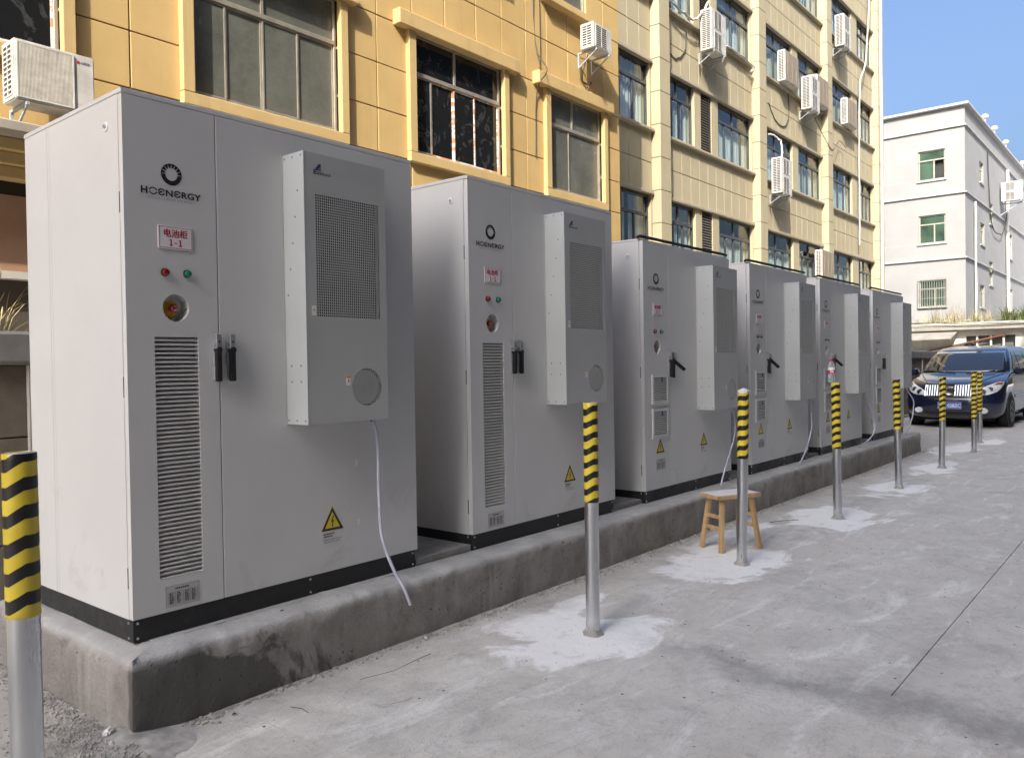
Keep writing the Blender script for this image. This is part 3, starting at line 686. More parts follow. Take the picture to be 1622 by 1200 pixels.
mb = MB(); blades(mb, (0,0,0), 46, .62, .30, rd, .005); mb.build('stems', DRY, o)
mb = MB(); blades(mb, (.02,0,0), 22, .40, .26, rd, .007, False); mb.build('leaves', GRN, o)

# ------------------------------------------------------------------ bollards
def bollard(x, y, h_, tape, label, lean=(0,0), rz=0, top='plug', ground=True):
    root = thing('bollard', label, 'bollard', (x, y, 0), rz, 'steel pipe bollards with hazard tape')
    root.rotation_euler = (lean[0], lean[1], rz)
    r = .0365
    mb = MB(); mb.lathe([(r,-.05),(r,h_-.003),(r-.004,h_),(r-.005,h_-.04)], 40); mb.build('pipe', MAT['steel'], root, smooth=40)
    mb = MB(); prof = [(r+.0006,tape)]+[(r+.0016+.0007*random.random(), tape+.002+(h_-.006-tape)*i/24) for i in range(25)]+[(r+.0005,h_-.002)]; mb.lathe(prof, 40); mb.build('hazard_tape', MAT['tape'], root, smooth=50)
    if top == 'plug': MB().lathe([(0,h_-.012),(r*.6,h_-.006),(r-.004,h_-.010)], 24).build('concrete_plug', pm('plug', (.33,.31,.29), .9, var=.3, scale=25), root, smooth=60)
    if top == 'cap':
        mb = MB(); n = 30; v = []
        for rr, zz in ((r+.003,-.012),(r+.004,.004),(r*.6,.010),(.001,.012)):
            for i in range(n): a = 2*math.pi*i/n; k_ = 1+.06*math.sin(3*a+1)+.04*math.sin(7*a); v.append((rr*k_*math.cos(a), rr*k_*math.sin(a), h_+zz*(1+.6*math.sin(2*a+.5))))
        mb.add(v, [(a*n+i, a*n+(i+1) % n, (a+1)*n+(i+1) % n, (a+1)*n+i) for a in range(3) for i in range(n)]); mb.build('torn_tape_cap', MAT['paper'], root, smooth=60)
    if ground:
        mb = MB(); n = 28; v = []
        for rr, zz in ((r+.022,.0005),(r+.013,.006),(r+.005,.018),(r-.002,.026)):
            for i in range(n): a = 2*math.pi*i/n; k_ = 1+.10*math.sin(2*a+x)+.07*math.sin(5*a+x*3); v.append((rr*k_*math.cos(a), rr*k_*math.sin(a), zz*k_))
        mb.add(v, [(a*n+i, a*n+(i+1) % n, (a+1)*n+(i+1) % n, (a+1)*n+i) for a in range(3) for i in range(n)]); mb.build('mortar_collar', WCP, root, smooth=60)
    return root
bollard(.755, 2.185, 1.215, .815, 'hazard taped bollard in front of the side of cabinet 1-1', (0, R(-.2)), .4, 'plug')
bollard(3.51, 2.375, 1.215, .695, 'hazard taped bollard in front of cabinet 1-2', (R(-1.2), R(-.35)), 2.0)
bollard(5.355, 2.365, 1.215, .742, 'hazard taped bollard standing against the wooden stool', (R(-1.3), R(-.2)), 2.9, 'cap')
bollard(7.414, 2.364, 1.222, .632, 'hazard taped bollard with a water bottle on top', (R(-1.2), R(-.2)), 1.4)
bollard(9.56, 2.388, 1.205, .648, 'hazard taped bollard in front of the cabinet at the plinth end', (R(-1.3), R(-.3)), .9)
bollard(11.654, 2.389, 1.184, .615, 'hazard taped bollard in front of the left half of the car grille', (R(-.9), 0), 3.6)
bollard(13.895, 2.406, 1.226, .49, 'hazard taped bollard of a close pair before the car, with the longer tape sleeve', (R(-.5), R(.3)), 5.0)
bollard(15.529, 2.603, 1.205, .517, 'hazard taped bollard of a close pair before the car, with the shorter tape sleeve', (R(-.6), 0), 2.4)

# water bottle
bz = 1.222+.001
o = thing('water_bottle', 'clear plastic water bottle with red cap and red white label on a bollard', 'bottle', (7.408, 2.404, bz), R(200))
prof = [(.0,.002),(.026,.002),(.031,.008),(.0315,.03),(.030,.034),(.0315,.038),(.0315,.07),(.030,.074),(.0315,.078),(.0315,.132),(.030,.145),(.020,.172),(.013,.184),(.0125,.196),(.0125,.202)]
MB().lathe(prof, 24).build('bottle_body', MAT['pet'], o, smooth=60)
MB().lathe([(0,.204),(.0145,.204),(.0145,.190),(.015,.188),(.015,.186)][::-1], 20).build('cap', MAT['redcap'], o, smooth=40)
def sleeve(a, b, r_=.0322): return MB().lathe([(r_,a),(r_,b)], 24)
mb = sleeve(.080, .106); mb.build('label_band', MAT['redcap'], o, smooth=60); sleeve(.1065, .130).build('label_band', MAT['paper'], o, smooth=60)
mb = MB()
for i in range(4): a = R(-15+i*14); mb.box(.0323*math.cos(a)-.0008, .0323*math.sin(a)-.003, .088, .0323*math.cos(a)+.0012, .0323*math.sin(a)+.003, .099)
mb.build('label_mark', MAT['paper'], o)

# ------------------------------------------------------------------ wooden stool
o = thing('wooden_stool', 'small wooden stool with dusty white top and splayed legs behind a bollard', 'stool', (5.79, 2.645, 0), R(-27))
mb = MB(); mb.box(-.20,-.118,.390,.20,.118,.424); me = mb.mesh('seat', [MAT['wood'], MAT['woodtop']], bevel=.005, seg=2)
for p in me.polygons:
    if p.normal.z > .9: p.material_index = 1
obj('seat', me, o)
F_ = [(sx*.178, sy*.118) for sx in (-1,1) for sy in (-1,1)]; T_ = [(sx*.135, sy*.075) for sx in (-1,1) for sy in (-1,1)]
for f, t in zip(F_, T_): MB().bar((f[0],f[1],.0), (t[0],t[1],.392), .036, .030, (1,0,0)).build('leg', MAT['wood'], o, bevel=.003)
def at(i, z): f, t = F_[i], T_[i]; s_ = z/.392; return Vector((f[0]+(t[0]-f[0])*s_, f[1]+(t[1]-f[1])*s_, z))
for z in (.17, .255):
    for a, b in ((0,1),(2,3)): MB().bar(at(a, z), at(b, z), .022, .026).build('stretcher', MAT['wood'], o, bevel=.002)

# ------------------------------------------------------------------ rubble, litter
RUB = pm('rubble_grey', (.30,.285,.265), .9, var=.4, scale=14, bump=.4, bscale=60, co='World')
def rock(mb, c, s_, rd):
    ph = [rd.uniform(.65, 1.25) for _ in range(8)]; v = []
    q_ = [(-1,-1,-.5),(1,-1,-.5),(1,1,-.5),(-1,1,-.5),(-.7,-.7,.6),(.7,-.7,.6),(.7,.7,.6),(-.7,.7,.6)]; a = rd.uniform(0, 6.3); ca, sa = math.cos(a), math.sin(a); sx, sy, sz = s_*rd.uniform(.6,1.1), s_*rd.uniform(.6,1.1), s_*rd.uniform(.7,1.1)
    for (x, y, z), k_ in zip(q_, ph): x *= sx*k_; y *= sy*k_; v.append((c[0]+x*ca-y*sa, c[1]+x*sa+y*ca, c[2]+z*sz*k_+sz*.3))
    mb.add(v, [(0,3,2,1),(4,5,6,7),(0,1,5,4),(1,2,6,5),(2,3,7,6),(3,0,4,7)])
rd = random.Random(11); mb = MB()
for _ in range(2600):
    t = abs(rd.gauss(0, .5)); x = 1.40-abs(rd.gauss(0, .17)); y = 3.10-.05+rd.gauss(0, .24)+.12
    z = max(0, .030*(1-abs(x-1.33)/.3))*max(0, 1-abs(y-3.1)/.4)
    if x > 1.40 and y > 3.06: continue
    rock(mb, (x, y, z), rd.choice((.0015,.002,.003,.0045))*rd.uniform(.7,1.4), rd)
for _ in range(3600):
    x = rd.uniform(1.4, 13.7); y = 3.066-abs(rd.gauss(0, .030))-(.03*rd.random() if 2.7 < x < 5 else 0)
    rock(mb, (x, y, 0), rd.choice((.0025,.004,.006,.008))*rd.uniform(.6,1.4), rd)
for _ in range(900): rock(mb, (1.42-abs(rd.gauss(0,.05)), rd.uniform(3.1,4.5), 0), rd.uniform(.003,.009), rd)
for _ in range(500): rock(mb, (rd.uniform(1.6,9), rd.uniform(.3,3), 0), rd.uniform(.0012,.0032), rd)
o = mb.build('gravel', RUB); o['kind'] = 'stuff'; o['label'] = 'loose cement crumbs and grit along the foot of the plinth'; o['category'] = 'gravel'
mb = MB(); n = 40; v = [(1.43, 3.12, .045)]
for k_ in range(1, 6):
    for i in range(n):
        a = 2*math.pi*i/n; rr = k_/5; x = 1.40+math.cos(a)*.27*rr; y = 3.10+math.sin(a)*.30*rr; v.append((x, y, max(-.002, .036*(1-rr)**1.2+mn.noise(Vector((x*14, y*14, 0)))*.008*(1-rr*.6)-.001)))
mb.add(v, [(0, 1+i, 1+(i+1) % n) for i in range(n)]+[(1+(k_-1)*n+i, 1+(k_-1)*n+(i+1) % n, 1+k_*n+(i+1) % n, 1+k_*n+i) for k_ in range(1, 5) for i in range(n)])
o = mb.build('rubble_heap', RUB, smooth=60); tag(o, 'small heap of grey cement rubble at the near corner of the plinth', 'rubble')
CHK = pm('chunk_pale', (.48,.47,.46), .9, var=.35, scale=30, bump=.5, bscale=80, co='World')
for (x, y, z, s_, lab) in ((1.375,3.16,.03,.030,'pale broken cement lump on the rubble heap by the plinth corner'),(1.345,3.07,.02,.017,'smaller broken cement lump beside the pale one on the rubble heap'),(2.93,3.02,0,.020,'single pale stone lying at the foot of the plinth')):
    mb = MB(); rock(mb, (0,0,0), s_, rd); o = mb.build('cement_lump', CHK, loc=(x,y,z), bevel=s_*.25, seg=2); tag(o, lab, 'lump')
TW = pm('twig_brown', (.07,.05,.035), .85, var=.3, scale=30, co='World')
for (pts, r_, lab) in (([(2.35,2.86,.004),(2.5,2.80,.012),(2.66,2.83,.006),(2.78,2.84,.004)], .0011, 'long thin forked dry twig on the concrete near the plinth'),
                       ([(1.98,2.86,.004),(1.995,2.80,.007),(1.99,2.75,.004)], .0014, 'short bent dry twig on the concrete near the plinth'),
                       ([(2.25,2.55,.003),(2.32,2.52,.005),(2.36,2.53,.003)], .0008, 'tiny dry twig on the open concrete'),
                       ([(6.9,2.78,.004),(7.05,2.70,.006),(7.15,2.62,.004)], .003, 'dark wire offcut on the concrete between stool and bottle bollard')):
    mb = MB(); mb.tube(pts, r_, 6); o = mb.build('twig', TW); tag(o, lab, 'twig')
o = MB().cyl((0,0,.004), (.03,.006,.004), .004, n=10).build('cigarette_butt', pm('butt', (.58,.52,.42), .8, var=.1), loc=(1.66,3.0,0)); tag(o, 'pale cigarette butt on the concrete by the plinth corner', 'litter')
lf = pm('dead_leaf', (.10,.05,.035), .8, var=.3, scale=40, co='World')
for (x, y, z, lb) in ((2.44,3.14,ZP,'larger brown dead leaf on the plinth top by cabinet 1-1'),(2.14,3.16,ZP,'dead leaf on the plinth top nearer the plinth corner'),(1.78,2.98,0,'brown dead leaf on the ground at the foot of the plinth corner')):
    o = MB().add([(0,0,.004),(.014,.006,.010),(.028,0,.004),(.014,-.007,.006)], [(0,1,2),(0,2,3)]).build('dead_leaf', lf, loc=(x,y,z+.001)); tag(o, lb, 'leaf', 'dead leaves by the plinth')
# ------------------------------------------------------------------ outdoor air-conditioning units
ACW = pm('unit_white', (.52,.50,.455), .45, var=.22, scale=4); ACG = pm('unit_grille_dark', (.05,.05,.05), .6, var=.3, scale=20); ACD = pm('unit_coil_dirty', (.30,.25,.19), .8, var=.35, scale=14, stretch=(3,3,.3)); FIN = pm('unit_fin', (.60,.56,.48), .5, var=.2, scale=12)
BRK = pm('bracket_blue_grey', (.30,.33,.35), .6, var=.25, scale=10)
def ac_unit(label, x, y, z, w_, d_, h_, kind, group=None, rz=0, bracket=True):
    o = thing('outdoor_unit', label, 'air conditioner', (x, y, z), rz, group)
    MB().box(0,0,0,w_,d_,h_).build('casing', ACW, o, bevel=.012, seg=2)
    # side vent
    MB().box(-.002,.04,.05,.004,d_-.05,h_-.05).build('side_coil', ACG, o)
    mb = MB(); n = max(6, int(h_/.055))
    for i in range(n+1): zz = .05+(h_-.10)*i/n; mb.box(-.008,.04,zz-.007,-.002,d_-.05,zz+.007)
    for yy in (.04, (d_-.01)/2, d_-.05): mb.box(-.0085,yy-.006,.05,-.002,yy+.006,h_-.05)
    mb.build('side_grid', ACW, o)
    if kind == 'fin':
        fw_ = w_*.72
        MB().box(.03,-.004,.03,fw_,-.001,h_-.03).build('coil', ACG, o)
        mb = MB(); n = int(fw_/.0125)
        for i in range(n): xx = .032+(fw_-.034)*(i+.5)/n; mb.box(xx-.0034,-.012,.03,xx+.0034,-.0045,h_-.03)
        mb.build('fins', FIN, o)
        MB().box(.022,-.014,.024,.034,-.001,h_-.024).box(fw_-.004,-.014,.024,fw_+.008,-.001,h_-.024).box(.034,-.0135,.024,fw_-.004,-.001,.036).box(.034,-.0135,h_-.036,fw_-.004,-.001,h_-.024).build('fin_frame', ACW, o)
    elif kind == 'coil':
        MB().box(.03,-.006,.03,w_-.03,-.001,h_-.03).build('coil', ACD, o)
        mb = MB()
        for i in range(14): zz = .04+(h_-.08)*i/13; mb.box(.03,-.011,zz-.005,w_-.03,-.006,zz+.005)
        for i in range(3): xx = .03+(w_-.06)*(i+.5)/3; mb.box(xx-.01,-.013,.03,xx+.01,-.006,h_-.03)
        mb.build('coil_slats', ACD, o)
    else:
        nf = 2 if h_ > .9 else 1; rr = min(w_*.36, h_/nf*.40)
        for i in range(nf):
            cz = h_*(i+.5)/nf; cx = w_*.42
            MB().box(cx-rr,-.004,cz-rr,cx+rr,-.001,cz+rr).build('fan_opening', ACG, o)
            mb = MB()
            for k_ in range(11): zz = cz-rr+2*rr*k_/10; mb.box(cx-rr,-.010,zz-.006,cx+rr,-.005,zz+.006)
            for xx in (cx-rr, cx, cx+rr): mb.box(xx-.008,-.012,cz-rr,xx+.008,-.005,cz+rr)
            mb.build('fan_guard', ACW, o)
    if bracket:
        for xx in (w_*.15, w_*.85):
            mb = MB(); mb.box(xx-.015,-.02,-.035,xx+.015,d_+.12,-.005); mb.box(xx-.015,d_+.09,-.30,xx+.015,d_+.12,-.035); mb.bar((xx,.0,-.03),(xx,d_+.10,-.28),.02,.02,(1,0,0)); mb.build('bracket', BRK, o)
    return o

# ------------------------------------------------------------------ yellow building
YEL = wall_mat('yellow_paint', (.485,.328,.132), (.55,.385,.167), .42, 1.3, .35, (.20,.15,.09)); JNT = pm('joint_dark', (.07,.055,.04), .9, co='World')
YH = wall_mat('yellow_trim', (.475,.335,.145), (.54,.39,.178), .60, 1.6, .35, (.14,.11,.08))
ALU = pm('aluminium_frame', (.40,.365,.30), .45, .5, .15, 6); GDK = N('dusty_glass'); q = GDK; k = q.coord('World'); f = q.noise(k, 1.6, 6, .7); g_ = q.noise(k, 40, 4, .7)
c = q.ramp(f, [(.3, (.085,.088,.075)), (.7, (.15,.15,.128))]); c = q.mix(q.rng(g_, .5, .8, 0, .3), c, (.22,.22,.20)); q.color(c); q.rough(q.rng(f, .3, .7, .10, .30)); DUSTY = q.m
q = N('black_glass'); k = q.coord('World'); f = q.noise(k, 2.4, 5, .6, 2.5); q.color(q.ramp(f, [(.55, (.012,.013,.014)), (.62, (.05,.052,.054)), (.68, (.014,.015,.016))])); q.set(Roughness=.06); BLKG = q.m
q = N('frame_film'); k = q.coord('World'); f = q.noise(k, 7, 2, .5, 0, (1,1,2.2)); q.color(q.ramp(f, [(.50, (.70,.68,.66)), (.54, (.62,.30,.16))])); q.set(Roughness=.5); FILM = q.m
yb = thing('yellow_building', 'ochre yellow panelled building with boxed window surrounds behind the first cabinets', 'building', (0, 9.0, 0))
MB().box(-40,.10,-.01,14.54,9,10.5).build('wall_core', JNT, yb)
wins = [(.96, 3.58, 4.686, 6.54), (5.04, 7.21, 4.686, 6.54), (8.65, 10.73, 4.686, 6.54), (12.07, 13.86, 4.686, 6.54), (11.98, 13.35, 8.22, 10.0), (8.585, 10.65, 8.22, 10.0), (5.0, 7.15, 8.22, 10.0), (.95, 3.55, 8.22, 10.0)]
zc = [3.90, 4.57, 5.21, 5.87, 6.56, 7.41, 8.10, 8.76, 9.4, 10.1]
lowx = [-1.2, .4, .95, 3.55, 4.31, 5.0, 7.15, 7.92, 8.585, 10.65, 11.42, 11.98, 13.75, 14.55]
upx = [-1.2, -.4, .4, 1.12, 1.85, 2.58, 3.3, 3.9, 4.31, 5.0, 5.72, 6.45, 7.2, 7.92, 8.63, 9.35, 10.09, 10.75, 11.42, 12.04, 12.71, 13.35, 13.95, 14.55]
for j_ in range(len(zc)-1):
    xs_ = lowx if zc[j_+1] < 6.6 else upx
    for i in range(len(xs_)-1):
        a, b, c_, d_ = xs_[i]+.009, xs_[i+1]-.009, zc[j_]+.008, zc[j_+1]-.008; rects = [(a, b, c_, d_)]
        for (wa, wb, wc, wd_) in wins:
            out = []
            for (ra, rb, rc, re) in rects:
                if rb <= wa or ra >= wb or re <= wc or rc >= wd_: out.append((ra, rb, rc, re)); continue
                if ra < wa: out.append((ra, wa, rc, re))
                if rb > wb: out.append((wb, rb, rc, re))
                m0, m1 = max(ra, wa), min(rb, wb)
                if rc < wc: out.append((m0, m1, rc, wc))
                if re > wd_: out.append((m0, m1, wd_, re))
            rects = [r_ for r_ in out if r_[1]-r_[0] > .02 and r_[3]-r_[2] > .02]
        if not rects: continue
        mb = MB(); jy = random.uniform(-.002, .002)
        for (ra, rb, rc, re) in rects: mb.box(ra, jy, rc, rb, .10, re)
        mb.build('wall_panel', YEL, yb, bevel=.005)
MB().box(-40,0,10.1,14.55,.10,10.55).build('wall_panel', YEL, yb); MB().box(-40,0,3.9,-1.2,.10,10.1).build('wall_panel', YEL, yb)
# lower storey at the left: canopy, stepped cornice, brown tiled wall, dark bay
MB().box(-12,-.55,3.70,4.2,.0,3.80).build('canopy', wall_mat('canopy_concrete', (.30,.27,.22), (.40,.36,.29), .6, 3, .4), yb, bevel=.01)
for i, (a, b, y_) in enumerate(((3.58,3.695,-.30),(3.46,3.575,-.22),(3.34,3.455,-.14))): MB().box(-12,y_,a,4.2,.05,b).build('cornice_step', YH, yb, bevel=.006)
BRN = wall_mat('brown_tile', (.30,.17,.10), (.36,.215,.135), .25, 3, .2)
MB().box(-40,.02,2.44,14.5,.10,3.20).build('brown_wall', BRN, yb); MB().box(-12,-.05,2.36,14.5,.10,2.435).build('pale_band', WSTR, yb)
MB().box(4.25,.0,3.2,14.5,.1,3.9).build('wall_panel', YEL, yb)
def win_yellow(x0, x1, z0, z1, splits, tr, hood, glass, dark_film=False, sur=True):
    dX = .13
    if sur:
        s_ = MB(); s_.box(x0-dX-.02,-.08,z0-.15,x1+dX,.02,z0-.002); s_.box(x0-dX-.02,-.08,z0+.0,x0,.09,z1); s_.box(x1,-.08,z0+.0,x1+dX,.09,z1)
        s_.build('window_surround', YH, yb, bevel=.008)
        h_ = MB().box(hood[0],-.15,z1-.03,hood[1],.02,z1+.20).build('window_hood', YH, yb, bevel=.012)
    else: MB().box(x0-.1,-.16,z0-.13,x1+.1,.09,z0-.002).build('window_sill', YH, yb, bevel=.008)
    fr = MB(); t = .045; y0, y1 = .035, .085
    fr.box(x0,y0,z0,x0+t,y1,z1); fr.box(x1-t,y0,z0,x1,y1,z1); fr.box(x0+t,y0,z0,x1-t,y1,z0+t); fr.box(x0+t,y0,z1-t,x1-t,y1,z1); fr.box(x0+t,y0-.012,tr-.03,x1-t,y1,tr+.03)
    w_ = fr.build('window', ALU, yb, bevel=.003)
    def pane(a, b, c_, d_, y_, film=False):
        MB().box(a,y_,c_,b,y_+.004,d_).build('pane', glass if not (film and dark_film) else BLKG, w_)
    xs_ = [x0+t]+list(splits)+[x1-t]
    for i in range(len(xs_)-1):
        y_ = .062 if i % 2 else .050
        pane(xs_[i]+.022, xs_[i+1]-.022, z0+t+.025, tr-.05, y_, True)
        m_ = FILM if (dark_film and i >= 1) else ALU; s_ = MB(); a, b = xs_[i], xs_[i+1]
        s_.box(a+.002,y_-.012,z0+t+.002,a+.024,y_+.014,tr-.032); s_.box(b-.024,y_-.012,z0+t+.002,b-.002,y_+.014,tr-.032); s_.box(a+.024,y_-.012,z0+t+.002,b-.024,y_+.014,z0+t+.028); s_.box(a+.024,y_-.012,tr-.056,b-.024,y_+.014,tr-.032)
        s_.build('sash', m_, w_)
    mid = x0+(x1-x0)*.46
    MB().box(mid-.018,y0,tr+.03,mid+.018,y1,z1-t).build('mullion', ALU, w_)
    pane(x0+t+.002, mid-.02, tr+.032, z1-t-.002, .06); pane(mid+.02, x1-t-.002, tr+.032, z1-t-.002, .06)
win_yellow(5.04, 7.21, 4.686, 6.54, (5.52, 6.03, 6.58), 5.93, (4.70, 7.50), DUSTY)
win_yellow(8.65, 10.73, 4.686, 6.54, (9.07, 9.57, 10.08), 5.93, (8.25, 11.10), BLKG, True)
win_yellow(12.07, 13.86, 4.686, 6.54, (12.78,), 5.93, (11.62, 14.12), DUSTY)
win_yellow(.96, 3.58, 4.686, 6.54, (1.6, 2.25, 2.9), 5.93, (.5, 3.8), BLKG, True)
win_yellow(11.98, 13.35, 8.22, 10.0, (12.66,), 9.4, None, DUSTY, False, False)
for a, b in ((8.585,10.65),(5.0,7.15),(.95,3.55)): win_yellow(a, b, 8.22, 10.0, ((a+b)/2,), 9.4, None, DUSTY, False, False)
ac = ac_unit('white outdoor unit with vertical fins and small blue logo beside the first cabinet roof', 2.96, 8.5, 4.02, .74, .30, .58, 'fin')
lg = obj('maker_name', text_mesh('GREE', .085, .024, MAT['navy'], .02), ac, (.655, -.004, .50))
MB().lathe([(0,-.004),(.014,-.004),(.014,-.001)], 16, (.585,0,.50), 'y').build('maker_emblem', MAT['redink'], ac)
ac_unit('white outdoor unit bracketed high on the yellow wall beneath the upper window', 12.86, 8.5, 7.42, .64, .30, .48, 'fan')
CBL = pm('cable_dark', (.05,.045,.04), .7); CBW = pm('cable_white', (.55,.53,.47), .6)
def cable(label, pts, r_, mt, cat='cable'):
    mb = MB(); P = [Vector(p) for p in pts]; S_ = []
    for i in range(len(P)-1):
        for t in range(6): S_.append(.5*((2*P[i])+(P[i+1]-P[max(i-1,0)])*(t/6)+(2*P[max(i-1,0)]-5*P[i]+4*P[i+1]-P[min(i+2,len(P)-1)])*(t/6)**2+(-P[max(i-1,0)]+3*P[i]-3*P[i+1]+P[min(i+2,len(P)-1)])*(t/6)**3)+Vector((random.uniform(-1,1)*r_, 0, random.uniform(-1,1)*r_)))
    S_.append(P[-1]); mb.tube(S_, r_, 6); o = mb.build('cable' if cat == 'cable' else 'drain_pipe', mt, smooth=60); return tag(o, label, cat)
cable('thin dark cable hanging down the yellow wall beside the narrow window', [(11.68,8.985,9.9),(11.66,8.985,8.2),(11.70,8.985,7.2),(11.60,8.66,6.66),(11.70,8.96,6.4),(11.66,8.985,5.2)], .010, CBL)
cable('second thin cable hanging down the yellow wall close to the first', [(11.82,8.985,9.9),(11.84,8.985,7.3),(11.80,8.985,6.8)], .007, CBL)
cable('short looped cable dangling below the outdoor unit on the yellow wall', [(13.1,8.8,7.4),(13.15,8.97,7.0),(13.4,8.97,6.92),(13.45,8.97,7.0),(13.2,8.97,6.7),(13.25,8.97,6.55)], .010, CBL)

# ------------------------------------------------------------------ beige office building
BEI = wall_mat('beige_tile', (.39,.338,.222), (.44,.382,.258), .28, 1.1, .15, (.25,.21,.16)); BES = wall_mat('beige_stone_trim', (.35,.305,.225), (.41,.365,.27), .6, 1.2, .25, (.10,.085,.07))
FRM = pm('bronze_frame', (.075,.08,.085), .4, .3, .2, 5)
q = N('window_glass'); fr_ = q.n('LayerWeight', i_Blend=.5); gl = q.n('BsdfGlossy', i_Roughness=.015); tr_ = q.n('BsdfTransparent'); tr_.inputs[0].default_value = (.88,.92,.91,1); mx = q.n('MixShader')
k = q.coord('World'); wv = q.n('Bump', i_Strength=.04, i_Distance=.02); q.l(q.noise(k, .9, 2), wv.inputs['Height']); q.l(wv.outputs[0], gl.inputs['Normal'])
q.l(q.math('ADD', q.math('MULTIPLY', q.math('POWER', fr_.outputs[1], 5.0), .9), .05), mx.inputs[0]); q.l(tr_.outputs[0], mx.inputs[1]); q.l(gl.outputs[0], mx.inputs[2]); q.l(mx.outputs[0], q.out.inputs[0]); GLASS = q.m
CUR = pm('curtain_cloth', (.60,.63,.64), .9, var=.12, scale=3, co='World', stretch=(6,6,.3)); ROOM = pm('room_dark', (.10,.10,.095), .9, co='World')
bb = thing('office_building', 'beige tiled office building with rows of dark framed curtained windows', 'building', (0, 10.35, 0))
sills = [4.05, 7.38, 10.72, 14.05, 17.39]; XH0, XH1 = 14.7, 38.4; HD = 1.67
mb = MB(); zt = 0
for s_ in sills+[22]:
    if s_ == 22: mb.box(XH0, .06, sills[-1]+HD, XH1, .60, 21.5)
    else: mb.box(XH0, .06, (s_-3.34+HD) if s_ > 5 else -.01, XH1, .60, s_-.001)
mb.build('wall_core', JNT, bb)
MB().box(XH0, 4.0, 0, XH1, 4.2, 21.5).box(XH0, .6, -.01, XH0+.2, 4.0, 21.5).box(XH1-.2, .06, -.01, XH1-.002, 4.0, 21.5).box(XH0, .0, 21.5, XH1, 4.2, 21.7).build('room_walls', ROOM, bb)
mb = MB()
for s_ in sills: mb.box(XH0+.2, .61, s_-.85, XH1-.2, 3.99, s_-.80)
mb.build('room_floors', ROOM, bb)
